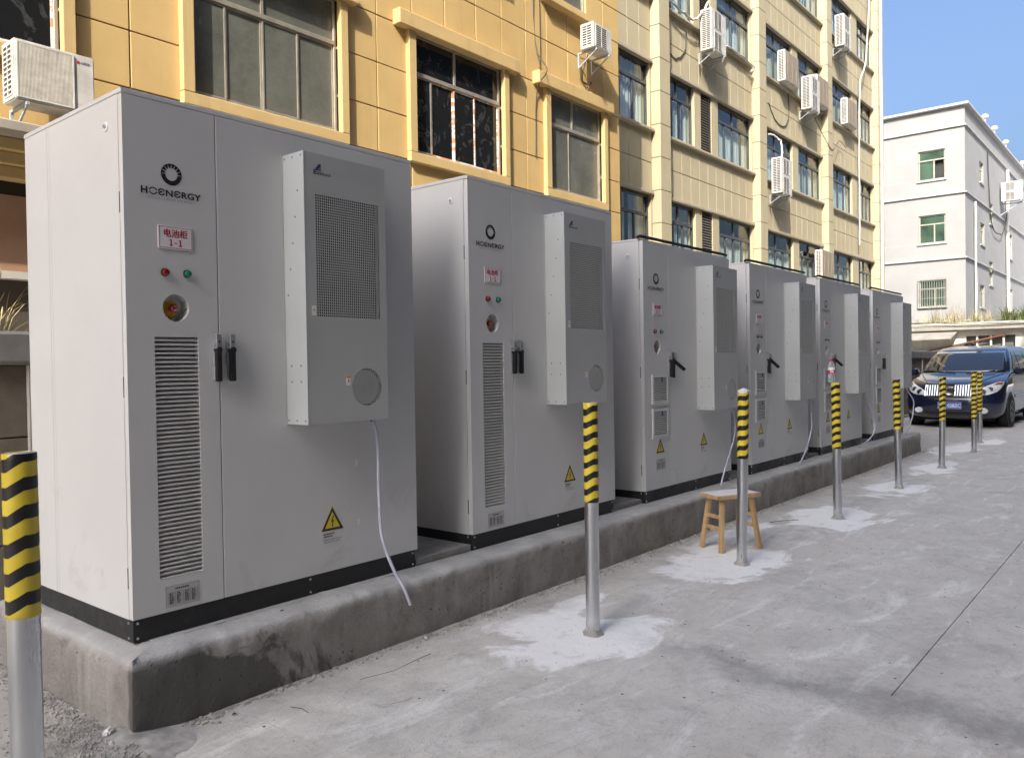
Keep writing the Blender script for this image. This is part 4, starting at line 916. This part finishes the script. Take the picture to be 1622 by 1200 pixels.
# (window spans, louvre span) per bay
bays = [((14.9, 18.25), [(15.6, 18.2)], None, .545), ((18.81, 24.6), [(18.95, 20.66), (22.14, 24.55)], (21.04, 21.72), .545), ((25.16, 31.0), [(25.3, 28.04), (28.59, 30.95)], None, .545), ((31.54, 37.6), [(31.7, 34.68), (35.45, 37.55)], None, .545)]
for (B0, B1), ws, lv_, pw in bays:
    for fi, s_ in enumerate(sills):
        # solid uprights between the windows of this storey
        ed = [B0]+[e for w_ in ws for e in w_]+[B1]
        for i in range(0, len(ed), 2):
            a, b = ed[i], ed[i+1]
            if lv_ and a < lv_[0] < b:
                segs = [(a, lv_[0]), (lv_[1], b)]
                lo = MB().box(lv_[0], .10, s_+.02, lv_[1], .12, s_+HD-.02).build('louvre', pm('louvre_back', (.02,.02,.02), .8) if fi == 0 else bpy.data.materials['louvre_back'], bb)
                for k_ in range(22):
                    zz = s_+.05+(HD-.12)*k_/21
                    obj('slat', shared('bslat', lambda: MB().add([(0,.02,0),(.68,.02,0),(.68,.024,.012),(0,.024,.012),(0,.075,.045),(.68,.075,.045),(.68,.071,.057),(0,.071,.057)], [(0,1,2,3),(3,2,6,7),(7,6,5,4),(4,5,1,0),(0,3,7,4),(1,5,6,2)]).mesh('slat', pm('louvre_slat', (.16,.145,.12), .6))), lo, (lv_[0], .0, zz))
            else: segs = [(a, b)]
            for a, b in segs:
                if b-a > .01: MB().box(a, .0, s_, b, .5, s_+HD).build('upright', BEI, bb)
        # spandrel panels above the window row
        z0, z1 = s_+HD, s_+3.335-.07
        zm = (z0+z1)/2+.02
        n = round((B1-B0)/pw)
        for i in range(n):
            xa, xb = B0+(B1-B0)*i/n+.009, B0+(B1-B0)*(i+1)/n-.009
            for c_, d_ in ((z0+.09, zm-.010), (zm+.010, z1)):
                if fi < 4: obj('wall_tile', shared('wt%.4f%.4f%d' % (xb-xa, d_-c_, 0), lambda: MB().box(0, 0, 0, xb-xa, .058, d_-c_).mesh('wall_tile', BEI, bevel=.003)), bb, (xa, random.uniform(-.0012,.0012), c_))
        if fi == 4: MB().box(B0, 0, z0+.09, B1, .058, 21.4).build('wall_tile', BEI, bb)
        if fi == 0: MB().box(B0, 0, 0, B1, .058, s_-.08).build('wall_tile', BEI, bb)
        MB().box(B0, -.11, s_-.075, B1, .45, s_-.003).build('sill', BES, bb, bevel=.01)
        MB().box(B0, -.07, z0+.002, B1, .05, z0+.085).build('lintel', BES, bb, bevel=.008)
        for wi, (a, b) in enumerate(ws):
            a += .004; b -= .004; t = .05; y0, y1 = .09, .15; z0w, z1w = s_+.003, s_+HD-.004; tr = s_+1.16
            f_ = MB(); f_.box(a,y0,z0w,a+t,y1,z1w); f_.box(b-t,y0,z0w,b,y1,z1w); f_.box(a+t,y0,z0w,b-t,y1,z0w+t); f_.box(a+t,y0,z1w-t,b-t,y1,z1w); f_.box(a+t,y0-.01,tr-.035,b-t,y1,tr+.035)
            npn = 4 if b-a > 2 else 3; mid = a+(b-a)*.5; f_.box(mid-.025,y0,tr+.035,mid+.025,y1,z1w-t)
            xs_ = [a+t+(b-a-2*t)*i/npn for i in range(npn+1)]
            for i in range(1, npn): f_.box(xs_[i]-.025,y0+.005,z0w+t,xs_[i]+.025,y1,tr-.035)
            W_ = f_.build('window', FRM, bb)
            for i in range(npn): MB().box(xs_[i]+.026,y0+.03,z0w+t,xs_[i+1]-.026,y0+.034,tr-.035).build('pane', GLASS, W_)
            MB().box(a+t,y0+.03,tr+.036,mid-.026,y0+.034,z1w-t).build('pane', GLASS, W_); MB().box(mid+.026,y0+.03,tr+.036,b-t,y0+.034,z1w-t).build('pane', GLASS, W_)
            rd2 = random.Random(fi*17+wi*5+int(B0)); x = a+.05; v = []; hgt = tr+.02+(0.45 if rd2.random() < .25 else 0)
            gap = rd2.uniform(.15, .85); gw = rd2.uniform(.0, .18); k_ = 0
            cur = MB()
            for (ca, cb) in ((a+.05, a+(b-a)*gap), (a+(b-a)*min(.97, gap+gw*.5), b-.05)):
                n_ = max(4, int((cb-ca)/.028)); v = []
                for i in range(n_+1):
                    x = ca+(cb-ca)*i/n_; y = .22+.022*math.sin(i*1.15+rd2.uniform(-.3,.3))+.012*math.sin(i*.37)
                    v += [(x, y, z0w+.06), (x, y, min(hgt, z1w-.06))]
                cur.add(v, [(2*i, 2*i+2, 2*i+3, 2*i+1) for i in range(n_)])
            cur.build('curtain', CUR, W_, smooth=80)
# piers with stacked blocks
for (a, b) in ((18.28, 18.81), (24.6, 25.16), (31.0, 31.54), (37.6, 38.40)):
    z = 0.0
    while z < 21.4:
        MB().box(a, -.25, z+.008, b, .10, z+.8335-.008).build('pier_block', BEI, bb, bevel=.004); z += .8335
    MB().box(a+.01, -.24, 0, b-.01, .09, 21.4).build('pier_core', JNT, bb)
for lab, x, y, z, w_, d_, h_, kd in (
    ('tall dark stained outdoor unit on the beige wall beside the slatted louvre column', 20.65, 9.80, 10.0, .90, .34, 1.12, 'fan'),
    ('topmost white outdoor unit on the far bay of the beige building', 32.0, 9.80, 13.45, .88, .34, 1.2, 'fan'),
    ('tall white outdoor unit hung under a coil panel on the middle bay', 28.35, 9.80, 10.2, .88, .34, 1.14, 'fan'),
    ('tall white outdoor unit with a white pipe bent over its top', 25.60, 9.80, 6.86, .88, .34, 1.15, 'fan')): ac_unit(lab, x, y, z, w_, d_, h_, kd, 'outdoor units on the beige building')
for lab, x, y, z, w_, h_ in (
    ('rust brown coil unit covering the left half of a middle bay window', 26.55, 10.02, 10.74, 1.25, 1.02), ('rust brown coil unit covering the right window of the middle bay', 29.65, 10.02, 10.76, 1.2, 1.02),
    ('rust brown coil unit on the far bay window sill', 33.05, 10.02, 10.76, 1.2, 1.02), ('pale outdoor unit with a peeling coil just above the cabinet roofs', 29.9, 10.0, 4.45, 1.3, 1.05)): ac_unit(lab, x, y, z, w_, .26, h_, 'coil', 'coil units on the beige building', 0, False)
PIPE = pm('white_pvc_pipe', (.62,.60,.54), .4, var=.15, scale=3)
cable('shiny white drain pipe down the end pier of the beige building', [(37.82,10.03,0),(37.82,10.03,21)], .055, PIPE, 'pipe')
cable('cream drain pipe beside the second pier of the beige building', [(25.22,10.22,0),(25.22,10.22,21)], .055, BES, 'pipe')
cable('long white cable slanting down the far bay of the beige building', [(36.6,10.0,20),(35.9,10.1,14.2),(35.15,10.15,12.6),(35.05,10.18,7.0),(35.05,10.2,6.2)], .028, CBW)
cable('white pipe bent over the outdoor unit below the coil units', [(26.0,9.95,8.0),(26.05,9.98,8.55),(25.85,10.1,8.75),(25.55,10.2,8.78)], .03, CBW)
cable('white hoses lying along a sill of the beige building', [(18.9,10.15,10.85),(19.6,10.14,10.75),(20.4,10.12,10.78),(20.9,10.0,11.4)], .03, CBW)
cable('white hose running from the stained outdoor unit along the sill', [(21.5,10.0,10.05),(22.3,10.2,10.62),(23.4,10.2,10.70),(24.3,10.2,10.60),(24.2,10.2,10.4)], .03, CBW)
cable('thin dark cable looping on the wall under the stained outdoor unit', [(20.2,10.33,10.5),(20.1,10.33,9.9),(19.6,10.33,9.55),(19.3,10.33,9.6)], .014, CBL)
cable('thin dark cable looping under the coil units', [(27.6,10.33,10.6),(27.7,10.33,9.9),(27.2,10.33,9.4),(26.4,10.33,9.5),(25.9,10.33,9.9)], .014, CBL)
cable('thin cable drooping across the piers of the beige building', [(29.8,10.2,10.3),(31.3,10.08,9.4),(32.6,10.2,10.0),(33.4,10.2,9.9)], .012, CBL)
# ------------------------------------------------------------------ white building at the end of the yard
WHT = wall_mat('white_render', (.27,.27,.265), (.31,.31,.304), .3, .7, .2, (.36,.35,.33)); WBD = wall_mat('white_ledge', (.34,.34,.33), (.42,.42,.41), .5, 1.5, .2, (.2,.19,.18))
GRG = pm('green_glass', (.05,.085,.06), .08, var=.5, scale=.8, co='World'); CRM = pm('cream_frame', (.42,.38,.30), .5, .2)
wb = thing('white_building', 'white rendered factory building with few small windows at the end of the yard', 'building', (47.0, 8.46, 0))
HW = 14.45
# face towards the yard entrance (normal -x): build in the xz plane and turn
lw = [(.92, 2.19, 10.87, 12.42), (.92, 2.19, 7.56, 9.04), (.92, 2.19, 4.22, 5.63), (4.2, 5.5, 10.87, 12.42), (4.2, 5.5, 7.56, 9.04), (4.2, 5.5, 4.22, 5.63)]
mb = MB(); t = plate(MB(), 0, 12, -.01, HW, 0, .22, lw); mb.add([(y, x, z) for (x, y, z) in t.V], t.F); mb.build('wall', WHT, wb)
rw = [(3.9,5.1,11.2,12.35),(4.1,5.3,7.8,9.0),(6.85,8.0,9.27,10.5),(6.7,7.9,5.72,7.1),(3.8,5.2,4.3,5.55),(12.7,15.1,7.9,9.5),(12.65,15.1,4.46,5.96),(6.7,7.9,2.6,3.9)]
plate(MB(), .23, 24, -.01, HW, 0, .22, rw).build('wall', WHT, wb)
MB().box(.3,.5,-.01,23.9,11.9,HW-.1).build('interior', pm('white_building_room', (.035,.038,.036), .9), wb)
MB().box(-.22,-.22,HW,24.2,12.2,HW+.14).build('parapet_cap', WBD, wb, bevel=.02)
for z in (13.42, 10.0, 6.65, 3.4):
    MB().box(-.10,-.10,z,0,12,z+.07).build('ledge', WBD, wb); MB().box(0,-.10,z,24,0,z+.07).build('ledge', WBD, wb)
for z in (10.9, 7.55, 11.9): MB().box(-.004,.3,z,.0,12,z+.02).build('render_joint', WBD, wb); 
def simple_win(face, r_, bars=False):
    a, b, c_, d_ = r_; mb = MB(); t = .06
    mb.box(a,.08,c_,a+t,.14,d_); mb.box(b-t,.08,c_,b,.14,d_); mb.box(a+t,.08,c_,b-t,.14,c_+t); mb.box(a+t,.08,d_-t,b-t,.14,d_); tr = c_+(d_-c_)*.68; mb.box(a+t,.08,tr-.03,b-t,.14,tr+.03); mm = a+(b-a)*.42; mb.box(mm-.03,.08,c_+t,mm+.03,.14,tr-.03)
    parts = [('window', mb, CRM, None)]
    panes = [(a+t,mm-.03,c_+t,tr-.03),(mm+.03,b-t,c_+t,tr-.03),(a+t,b-t,tr+.03,d_-t)]
    def sw(m_): 
        if face == 'x': m_.V = [(y, x, z) for (x, y, z) in m_.V]
        return m_
    W_ = sw(mb).build('window', CRM, wb)
    for i, (p, q_, u, v) in enumerate(panes):
        if i == 0 and face == 'x' and c_ > 10: continue          # open sash
        sw(MB().box(p,.10,u,q_,.106,v)).build('pane', GRG, W_)
    if bars:
        m2 = MB()
        for i in range(13): x = a-.05+(b-a+.1)*i/12; m2.box(x-.011,-.14,c_-.05,x+.011,-.118,d_+.05)
        for i in range(4): z = c_-.05+(d_-c_+.1)*i/3; m2.box(a-.05,-.118,z-.012,b+.05,-.096,z+.012)
        sw(m2).build('security_bars', pm('bar_steel', (.30,.29,.27), .5, .4), W_)
    sw(MB().box(a-.08,-.07,c_-.08,b+.08,.06,c_-.004)).build('window_sill', WBD, wb)
for i, r_ in enumerate(lw): simple_win('x', r_, i in (2, 5))
for r_ in rw: simple_win('y', r_)
# boxes showing behind the middle window
for (y, w_, h_, mt) in ((9.55,.35,.75,'green_carton'),(9.95,.40,.62,'olive_carton')):
    if mt not in bpy.data.materials: pm(mt, (.10,.30,.10) if mt[0] == 'g' else (.25,.24,.08), .7)
    o = MB().box(0,0,0,.30,w_,h_).build('carton', bpy.data.materials[mt], loc=(47.24,y,7.62), bevel=.01); tag(o, 'stacked %s carton behind the middle window of the white building' % ('green' if mt[0] == 'g' else 'olive'), 'box')
cable('tall white drain pipe down the side of the white building', [(59.3,8.30,0),(59.3,8.30,13.3)], .09, PIPE, 'pipe')
cable('shorter white pipe on the white building wall above the shed', [(49.0,8.33,3.2),(49.0,8.33,9.8)], .05, PIPE, 'pipe')
wu = ac_unit('large white outdoor unit bracketed to the white building wall', 57.2, 8.35, 11.0, 1.1, .42, 1.15, 'fan', None, R(-90), False)
for xx in (.15, 1.05): MB().box(xx-.03,-.10,-.10,xx+.03,.70,-.02).build('bracket', BRK, wu)
MB().bar((1.05,.3,-.06),(-.09,.3,-.80),.05,.05,(0,1,0)).bar((1.15,.3,-.13),(-.09,.3,-.13),.05,.05).build('bracket', BRK, wu)
cable('thin cable sagging across the wall of the white building', [(53.0,8.4,13.2),(54.0,8.38,9.4),(56.2,8.3,8.9),(58,8.3,9.5),(60,8.35,11.3)], .03, CBL)
for i, x in enumerate((52.0, 55.0, 59.0, 66.0)):
    o = thing('roof_lamp', 'small white lamp standing on the parapet edge of the white building', 'lamp', (x, 8.35, HW+.139), 0, 'lamps on the white parapet'); MB().cyl((0,0,0),(0,0,.25),.04,n=8).build('stem', PIPE, o); MB().lathe([(.05,.25),(.17,.30),(.20,.40),(.12,.50),(.02,.53)],12).build('lamp_head', PIPE, o, smooth=60)

# ------------------------------------------------------------------ low shed in front of it, weeds on its roof
SHW = wall_mat('shed_wall', (.42,.40,.36), (.60,.58,.53), .6, 1.4, .4, (.12,.10,.08)); SHR = wall_mat('shed_roof', (.22,.205,.18), (.33,.31,.28), .6, 1.2, .4)
sh = thing('low_shed', 'weathered low white shed with flat concrete roof beyond the car', 'shed', (42.2, 5.3, 0))
t = plate(MB(), -6.5, 5.5, -.01, 2.75, 0, .2, [(.35,2.3,1.2,2.5)]); MB().add([(y, x, z) for (x, y, z) in t.V], t.F).build('wall', SHW, sh)
MB().box(.25,-6.4,-.01,3.4,5.4,2.74).build('interior', ROOM, sh); MB().box(-.45,-6.8,2.76,3.6,5.7,2.96).build('roof', SHR, sh, bevel=.03)
MB().box(-.5,-6.9,2.98,-.38,5.75,3.10).build('roof_pipe', PIPE, sh, bevel=.03)
for y in (.8,1.3,1.85): MB().box(-.02,y-.04,1.2,.1,y+.04,2.55).build('post', SHW, sh)
MB().bar((-.1,4.6,1.70),(-.1,.7,2.52),.06,.09,(1,0,0)).build('rusty_brace', pm('rust', (.16,.065,.035), .85, var=.4, scale=6), sh)
MB().add([(-1.6,2.6,2.42),(-1.6,5.6,2.36),(-.2,5.6,2.74),(-.2,2.6,2.74),(-1.6,2.6,2.36),(-1.6,5.6,2.30),(-.2,5.6,2.68),(-.2,2.6,2.68)], [(0,1,2,3),(7,6,5,4),(0,4,5,1),(1,5,6,2),(2,6,7,3),(3,7,4,0)]).build('awning', SHR, sh)
rd = random.Random(21); mb = MB(); mg = MB()
for _ in range(620):
    x, y = rd.uniform(42.0, 45.2), rd.uniform(-1.0, 10.6); hh = rd.uniform(.3,1.0)*(1.45 if 6.8 < y < 9.6 else .75)
    blades(mb if rd.random() < .8 else mg, (x, y, 2.95), 9, hh, .45, rd, .012, False)
for _ in range(60):
    x, y = rd.uniform(41.72, 41.95), rd.uniform(-.8, 3.2); blades(mb, (x, y, 3.0-rd.uniform(0,.5)), 7, .5, .5, rd, .012, False)
o = mb.build('dry_weeds', pm('weed_straw', (.40,.34,.21), .85, var=.35, scale=3, co='World')); o['kind'] = 'stuff'; o['label'] = 'dry straw coloured weeds growing on the shed roof'; o['category'] = 'weeds'
for _ in range(70): blades(mg, (rd.uniform(42.0,43.0), rd.uniform(3.6,6.2), 2.95), 10, 1.0, .6, rd, .03, False)
o = mg.build('green_weeds', GRN); o['kind'] = 'stuff'; o['label'] = 'green weeds among the dry ones on the shed roof'; o['category'] = 'weeds'
cable('bare wire line over the shed roof pipe', [(41.6,11.0,3.2),(41.6,6.0,3.05),(41.6,0.0,3.35)], .02, CBL)

# ------------------------------------------------------------------ flue pipe and vent behind the cabinets
q = N('flue_foil'); k = q.coord(); f = q.noise(k, 9, 4); q.set(Metallic=.9); q.color(q.ramp(f, [(.3,(.5,.5,.5)),(.7,(.68,.68,.68))])); q.rough(q.rng(f,.3,.7,.25,.5)); q.bump(f,.3,.01)
o = thing('flue_pipe', 'shiny foil flue pipe with an elbow showing above a cabinet roof', 'pipe', (9.1, 5.0, 2.62))
MB().tube([(-.9,0,-.02),(-.2,0,.0),(.0,0,.0),(.1,-.01,-.05),(.15,-.02,-.16),(.15,-.02,-2.62)], .085, 14).build('duct', q.m, o, smooth=50)

# ------------------------------------------------------------------ parked car
q = N('car_paint'); k = q.coord(); f = q.noise(k, 5, 5); d_ = q.noise(k, 60, 5, .7); q.color(q.mix(q.rng(d_, .6, .85, 0, .10), (.006,.009,.030), (.06,.06,.07))); q.set(Roughness=.22, Coat_Weight=1.0, Coat_Roughness=.03, Specular_IOR_Level=.6); CARP = q.m
CGL = pm('car_glass', (.012,.014,.016), .03, var=.2, spec=.8, coat=1); LENS = pm('lamp_lens', (.78,.80,.81), .10, .25, .18, 16, coat=1); AMB = pm('amber', (.35,.10,.02), .2); BLK = MAT['blackplastic']; TYR = MAT['rubber']
PLB = pm('plate_blue', (.01,.07,.36), .35, var=.05)
def lerp(tab, z):
    if z <= tab[0][0]: return tab[0][1]
    for (a, b), (c_, d__) in zip(tab, tab[1:]):
        if z <= c_: return b+(d__-b)*(z-a)/(c_-a)
    return tab[-1][1]
XF = [(.20,.16),(.26,.07),(.34,.02),(.45,0),(.58,0),(.62,.012),(.70,.035),(.80,.06),(.88,.10),(.92,.17),(.96,.30),(1.0,.47),(1.06,.78),(1.11,1.08),(1.14,1.16),(1.3,1.42),(1.5,1.78),(1.60,2.00),(1.65,2.18),(1.69,2.45),(1.72,2.85),(1.735,3.3)]
WD = [(.20,.80),(.28,.88),(.40,.915),(.7,.925),(.9,.92),(1.0,.905),(1.06,.89),(1.11,.87),(1.14,.855),(1.3,.82),(1.5,.755),(1.60,.705),(1.65,.665),(1.69,.60),(1.72,.46),(1.735,.2)]
AC_ = [(.20,.55),(.9,.62),(1.0,.45),(1.1,.30),(1.3,.26),(1.6,.24),(1.735,.2)]
XR = [(.20,5.0),(.4,5.18),(.9,5.2),(1.1,5.15),(1.5,5.0),(1.65,4.85),(1.735,4.4)]
EXN = 2.7
def fx_(y, z):
    w_ = lerp(WD, z); t = min(1, abs(y)/w_); return lerp(XF, z)+lerp(AC_, z)*(1-(1-t**EXN)**(1/EXN))
def car():
    root = thing('parked_car', 'dark blue people carrier with upright chrome grille parked at the yard end', 'car', (18.5, 3.64, 0), R(CAR_RZ))
    lv_ = sorted({z for z, _ in XF}|{.30,.52,.66,.75,.84,.94,.98,1.03,1.2,1.4,1.55,1.625,1.67,1.705}); mb = MB(); V = []; n = 0
    for z in lv_:
        w_ = lerp(WD, z); rowp = []
        ts = [math.sin(math.pi/2*i/14) for i in range(15)]
        half = [(fx_(w_*t, z), w_*t) for t in ts]
        xr = lerp(XR, z); half += [(half[-1][0]+(xr-.25-half[-1][0])*i/8, w_) for i in range(1, 9)]+[(xr-.07, w_*.94), (xr, w_*.8), (xr, 0)]
        ring = half+[(x, -y) for (x, y) in half[-2:0:-1]]
        n = len(ring); V += [(x, y, z) for x, y in ring]
    L = len(lv_)
    mb.add(V, [(i*n+j_, i*n+(j_+1) % n, (i+1)*n+(j_+1) % n, (i+1)*n+j_) for i in range(L-1) for j_ in range(n)]+[tuple(range(n-1,-1,-1)), tuple(range((L-1)*n, L*n))])
    body = mb.build('body', CARP, root, smooth=38)
    def patch(name, poly, off, mt, parent=root, nu=14, nv=8):
        """poly: (z, y0, y1) rows from low to high, laid on the front surface"""
        m_ = MB(); v = []
        for r_ in range(nv+1):
            z = poly[0][0]+(poly[-1][0]-poly[0][0])*r_/nv; a = lerp([(p[0], p[1]) for p in poly], z); b = lerp([(p[0], p[2]) for p in poly], z)
            for c_ in range(nu+1): y = a+(b-a)*c_/nu; v.append((fx_(y, z)-off, y, z))
        m_.add(v, [(r_*(nu+1)+c_, r_*(nu+1)+c_+1, (r_+1)*(nu+1)+c_+1, (r_+1)*(nu+1)+c_) for r_ in range(nv) for c_ in range(nu)])
        # rim so that the patch has thickness
        m2 = m_.build(name, mt, parent, smooth=60); md = m2.modifiers.new('s', 'SOLIDIFY'); md.thickness = max(.004, off*.9); md.offset = -1 if False else 0
        return m2
    patch('windscreen', [(1.145,-.80,.80),(1.35,-.755,.755),(1.585,-.665,.665)], .012, CGL, nu=26, nv=10)
    for s_ in (-1, 1):
        def P_(rows): return [(z, min(s_*a, s_*b), max(s_*a, s_*b)) for z, a, b in rows]
        hl = patch('headlight', P_([(.685,.47,.66),(.74,.46,.80),(.82,.55,.865),(.90,.70,.89),(.945,.80,.89)]), .010, LENS)
        MB().lathe([(0,0),(.055,0),(.062,.01)], 18, (0,0,0), 'x').build('lamp_reflector', MAT['chrome'], hl, (fx_(s_*.58,.75)-.019, s_*.58, .745)); MB().lathe([(0,0),(.045,0),(.052,.01)], 18, (0,0,0), 'x').build('lamp_reflector', MAT['chrome'], hl, (fx_(s_*.70,.80)-.019, s_*.70, .80))
        patch('turn_lamp', P_([(.885,.74,.86),(.935,.80,.885)]), .014, AMB, hl)
        fg = MB().lathe([(0,-.03),(.06,-.03),(.068,-.02),(.068,.01)], 18, (0,0,0), 'x').build('fog_lamp', LENS, root, (fx_(s_*.60,.37)-.006, s_*.60, .37)); fg.scale = (1, 1.15, .85)
        mr = MB().box(-.06,-.11,-.075,.06,.11,.075).build('mirror', CARP, root, (1.42, s_*1.02, 1.16), bevel=.035, seg=3, smooth=60); MB().box(.058,-.085,-.055,.064,.085,.055).build('mirror_glass', MAT['chrome'], mr)
        MB().bar((1.46,s_*.84,1.10),(1.44,s_*.95,1.12),.05,.03).build('mirror_arm', BLK, root)
        # side glass
        for (a, b) in ((1.75,2.55),(2.62,3.55),(3.62,4.7)):
            m_ = MB(); v = []
            for z in (1.17, 1.3, 1.5, 1.57):
                w_ = lerp(WD, z)+.006; x0 = a+max(0, (z-1.17)*1.25 if a < 2 else 0)
                v += [(x0, s_*w_, z), (b, s_*w_, z)]
            m_.add(v, [(2*i, 2*i+1, 2*i+3, 2*i+2) for i in range(3)]); m2 = m_.build('side_window', CGL, root); md = m2.modifiers.new('s', 'SOLIDIFY'); md.thickness = .005; md.offset = 0
        for x in (.98, 3.98):
            MB().lathe([(0,0),(.385,0),(.385,.004)], 32, (x, s_*.928, .345), 'y').build('wheel_arch', BLK, root)
            tw = MB(); tw.lathe([(.20,-.11),(.30,-.115),(.328,-.10),(.335,-.07),(.335,.07),(.328,.10),(.30,.115),(.20,.11)], 36, (0,0,0), 'y'); wh = tw.build('wheel', TYR, root, (x, s_*.845, .335), smooth=50)
            rm = MB(); rm.lathe([(.0,s_*.085),(.05,s_*.09),(.06,s_*.07),(.185,s_*.06),(.2,s_*.112),(.215,s_*.112),(.215,0),(0,0)], 28, (0,0,0), 'y')
            for i in range(5):
                a = 2*math.pi*i/5; rm.bar((.04*math.cos(a), s_*.095, .04*math.sin(a)), (.20*math.cos(a), s_*.095, .20*math.sin(a)), .055, .03, (0,1,0))
            rm.build('rim', MAT['cast'], wh)
        MB().box(1.5, s_*.925-.008, .60, 4.7, s_*.925+.008, .66).build('side_strip', CARP, root, bevel=.005)
    # hood shut lines
    for s_ in (-1, 1):
        pts = [(fx_(s_*yy, zz)-.002, s_*yy, zz+.0025) for zz, yy in ((.915,.47),(.95,.50),(1.0,.58),(1.06,.70),(1.10,.78))]
        MB().tube(pts, .006, 6).build('bonnet_gap', MAT['dark'], root)
    patch('grille_back', [(.655,-.47,.47),(.78,-.475,.475),(.895,-.45,.45)], .006, BLK)
    gr = MB()
    for z0_, z1_ in ((.640,.668),(.888,.910)):
        v = []
        for i in range(25):
            y = -.49+.98*i/24; x = fx_(y, (z0_+z1_)/2); v += [(x-.034, y, z0_), (x-.034, y, z1_), (x, y, z1_), (x, y, z0_)]
        gr.add(v, [(4*i+a, 4*i+(a+1) % 4, 4*i+4+(a+1) % 4, 4*i+4+a) for i in range(24) for a in range(4)])
    for s_ in (-1, 1): gr.bar((fx_(.475,.65)-.016, s_*.475, .65),(fx_(.46,.90)-.016, s_*.46, .90), .03, .03, (1,0,0))
    gf = gr.build('grille', MAT['chrome'], root, smooth=30)
    def gbar(): return None
    for i in range(19):
        y = -.43+.86*i/18
        if abs(y) < .085: continue
        MB().bar((fx_(y,.67)-.020,y,.668),(fx_(y,.888)-.020,y,.888),.018,.022,(1,0,0)).build('grille_bar', MAT['chrome'], gf)
    em = MB().lathe([(.070,-.012),(.086,-.016),(.090,0),(.070,0)], 28, (0,0,0), 'x').build('emblem', MAT['chrome'], gf, (fx_(0,.775)-.030, 0, .775), smooth=40)
    for i, yy in enumerate((-.03, 0, .03)): MB().prism([(yy-.022,.045+yy*.3),(yy+.016,.045+yy*.3),(yy+.010,-.02),(yy-.006,-.048),(yy-.018,-.02)], -.010, .0, 'x').build('emblem_shield', MAT['chrome'], gf, (fx_(0,.775)-.034, 0, .775))
    patch('lower_intake', [(.285,-.50,.50),(.33,-.52,.52),(.365,-.50,.50)], .006, BLK)
    pl = MB().box(-.012,-.22,-.07,0,.22,.07).build('number_plate', PLB, root, (-.012, 0, .475), bevel=.003)
    tx = obj('plate_text', text_mesh('沪C·028ZC', .405, .092, MAT['paper'], .006, 1.0, True), pl, (-.0135, 0, 0), (0, 0, R(-90)))
    mb = MB()
    for s_ in (-1, 1): mb.box(-.0135,-.212,s_*.062-.002,-.0122,.212,s_*.062+.002); mb.box(-.0135,s_*.212-.002,-.062,-.0122,s_*.212+.002,.062)
    mb.build('plate_border', MAT['paper'], pl)
    for s_ in (-1, 1): MB().tube([(1.02,s_*.10,1.115),(1.06,s_*.45,1.14),(1.17,s_*.62,1.17)], .010, 6).build('wiper', BLK, root)
    MB().box(.5,-.7,.14,4.8,.7,.3).build('underbody', MAT['dark'], root)
    return root
CAR_RZ = -1.0
car()
o = MB().lathe([(0,0),(.12,0),(.11,.05),(.05,.085),(.0,.09)], 16).build('roof_dome', BLK, loc=(22.6,4.0,1.738)); tag(o, 'unidentified black dome on the roof of the dark blue car', 'dome')  # stand-in for an unknown dark dome showing behind the car roof

# ------------------------------------------------------------------ block across the yard whose shadow covers the yard
OX0, OX1, OH, OY = -24.0, 40.0, 24.0, -5.3
ob = thing('opposite_block', 'long plain dark grey block across the yard from the cabinets', 'building', (0, OY, 0))
OPW = wall_mat('grey_render', (.07,.067,.062), (.10,.096,.09), .4, .8, .2)
MB().box(OX0,-14,-.01,OX1,0,OH).build('wall', OPW, ob); MB().box(OX0-.2,-14.2,OH,OX1+.2,.2,OH+.3).build('parapet', OPW, ob)
for fl in range(6):
    for i in range(18): MB().box(OX0+1+i*3.5,.002,1.6+fl*3.9,OX0+3.4+i*3.5,.03,3.5+fl*3.9).build('window', BLKG, ob)
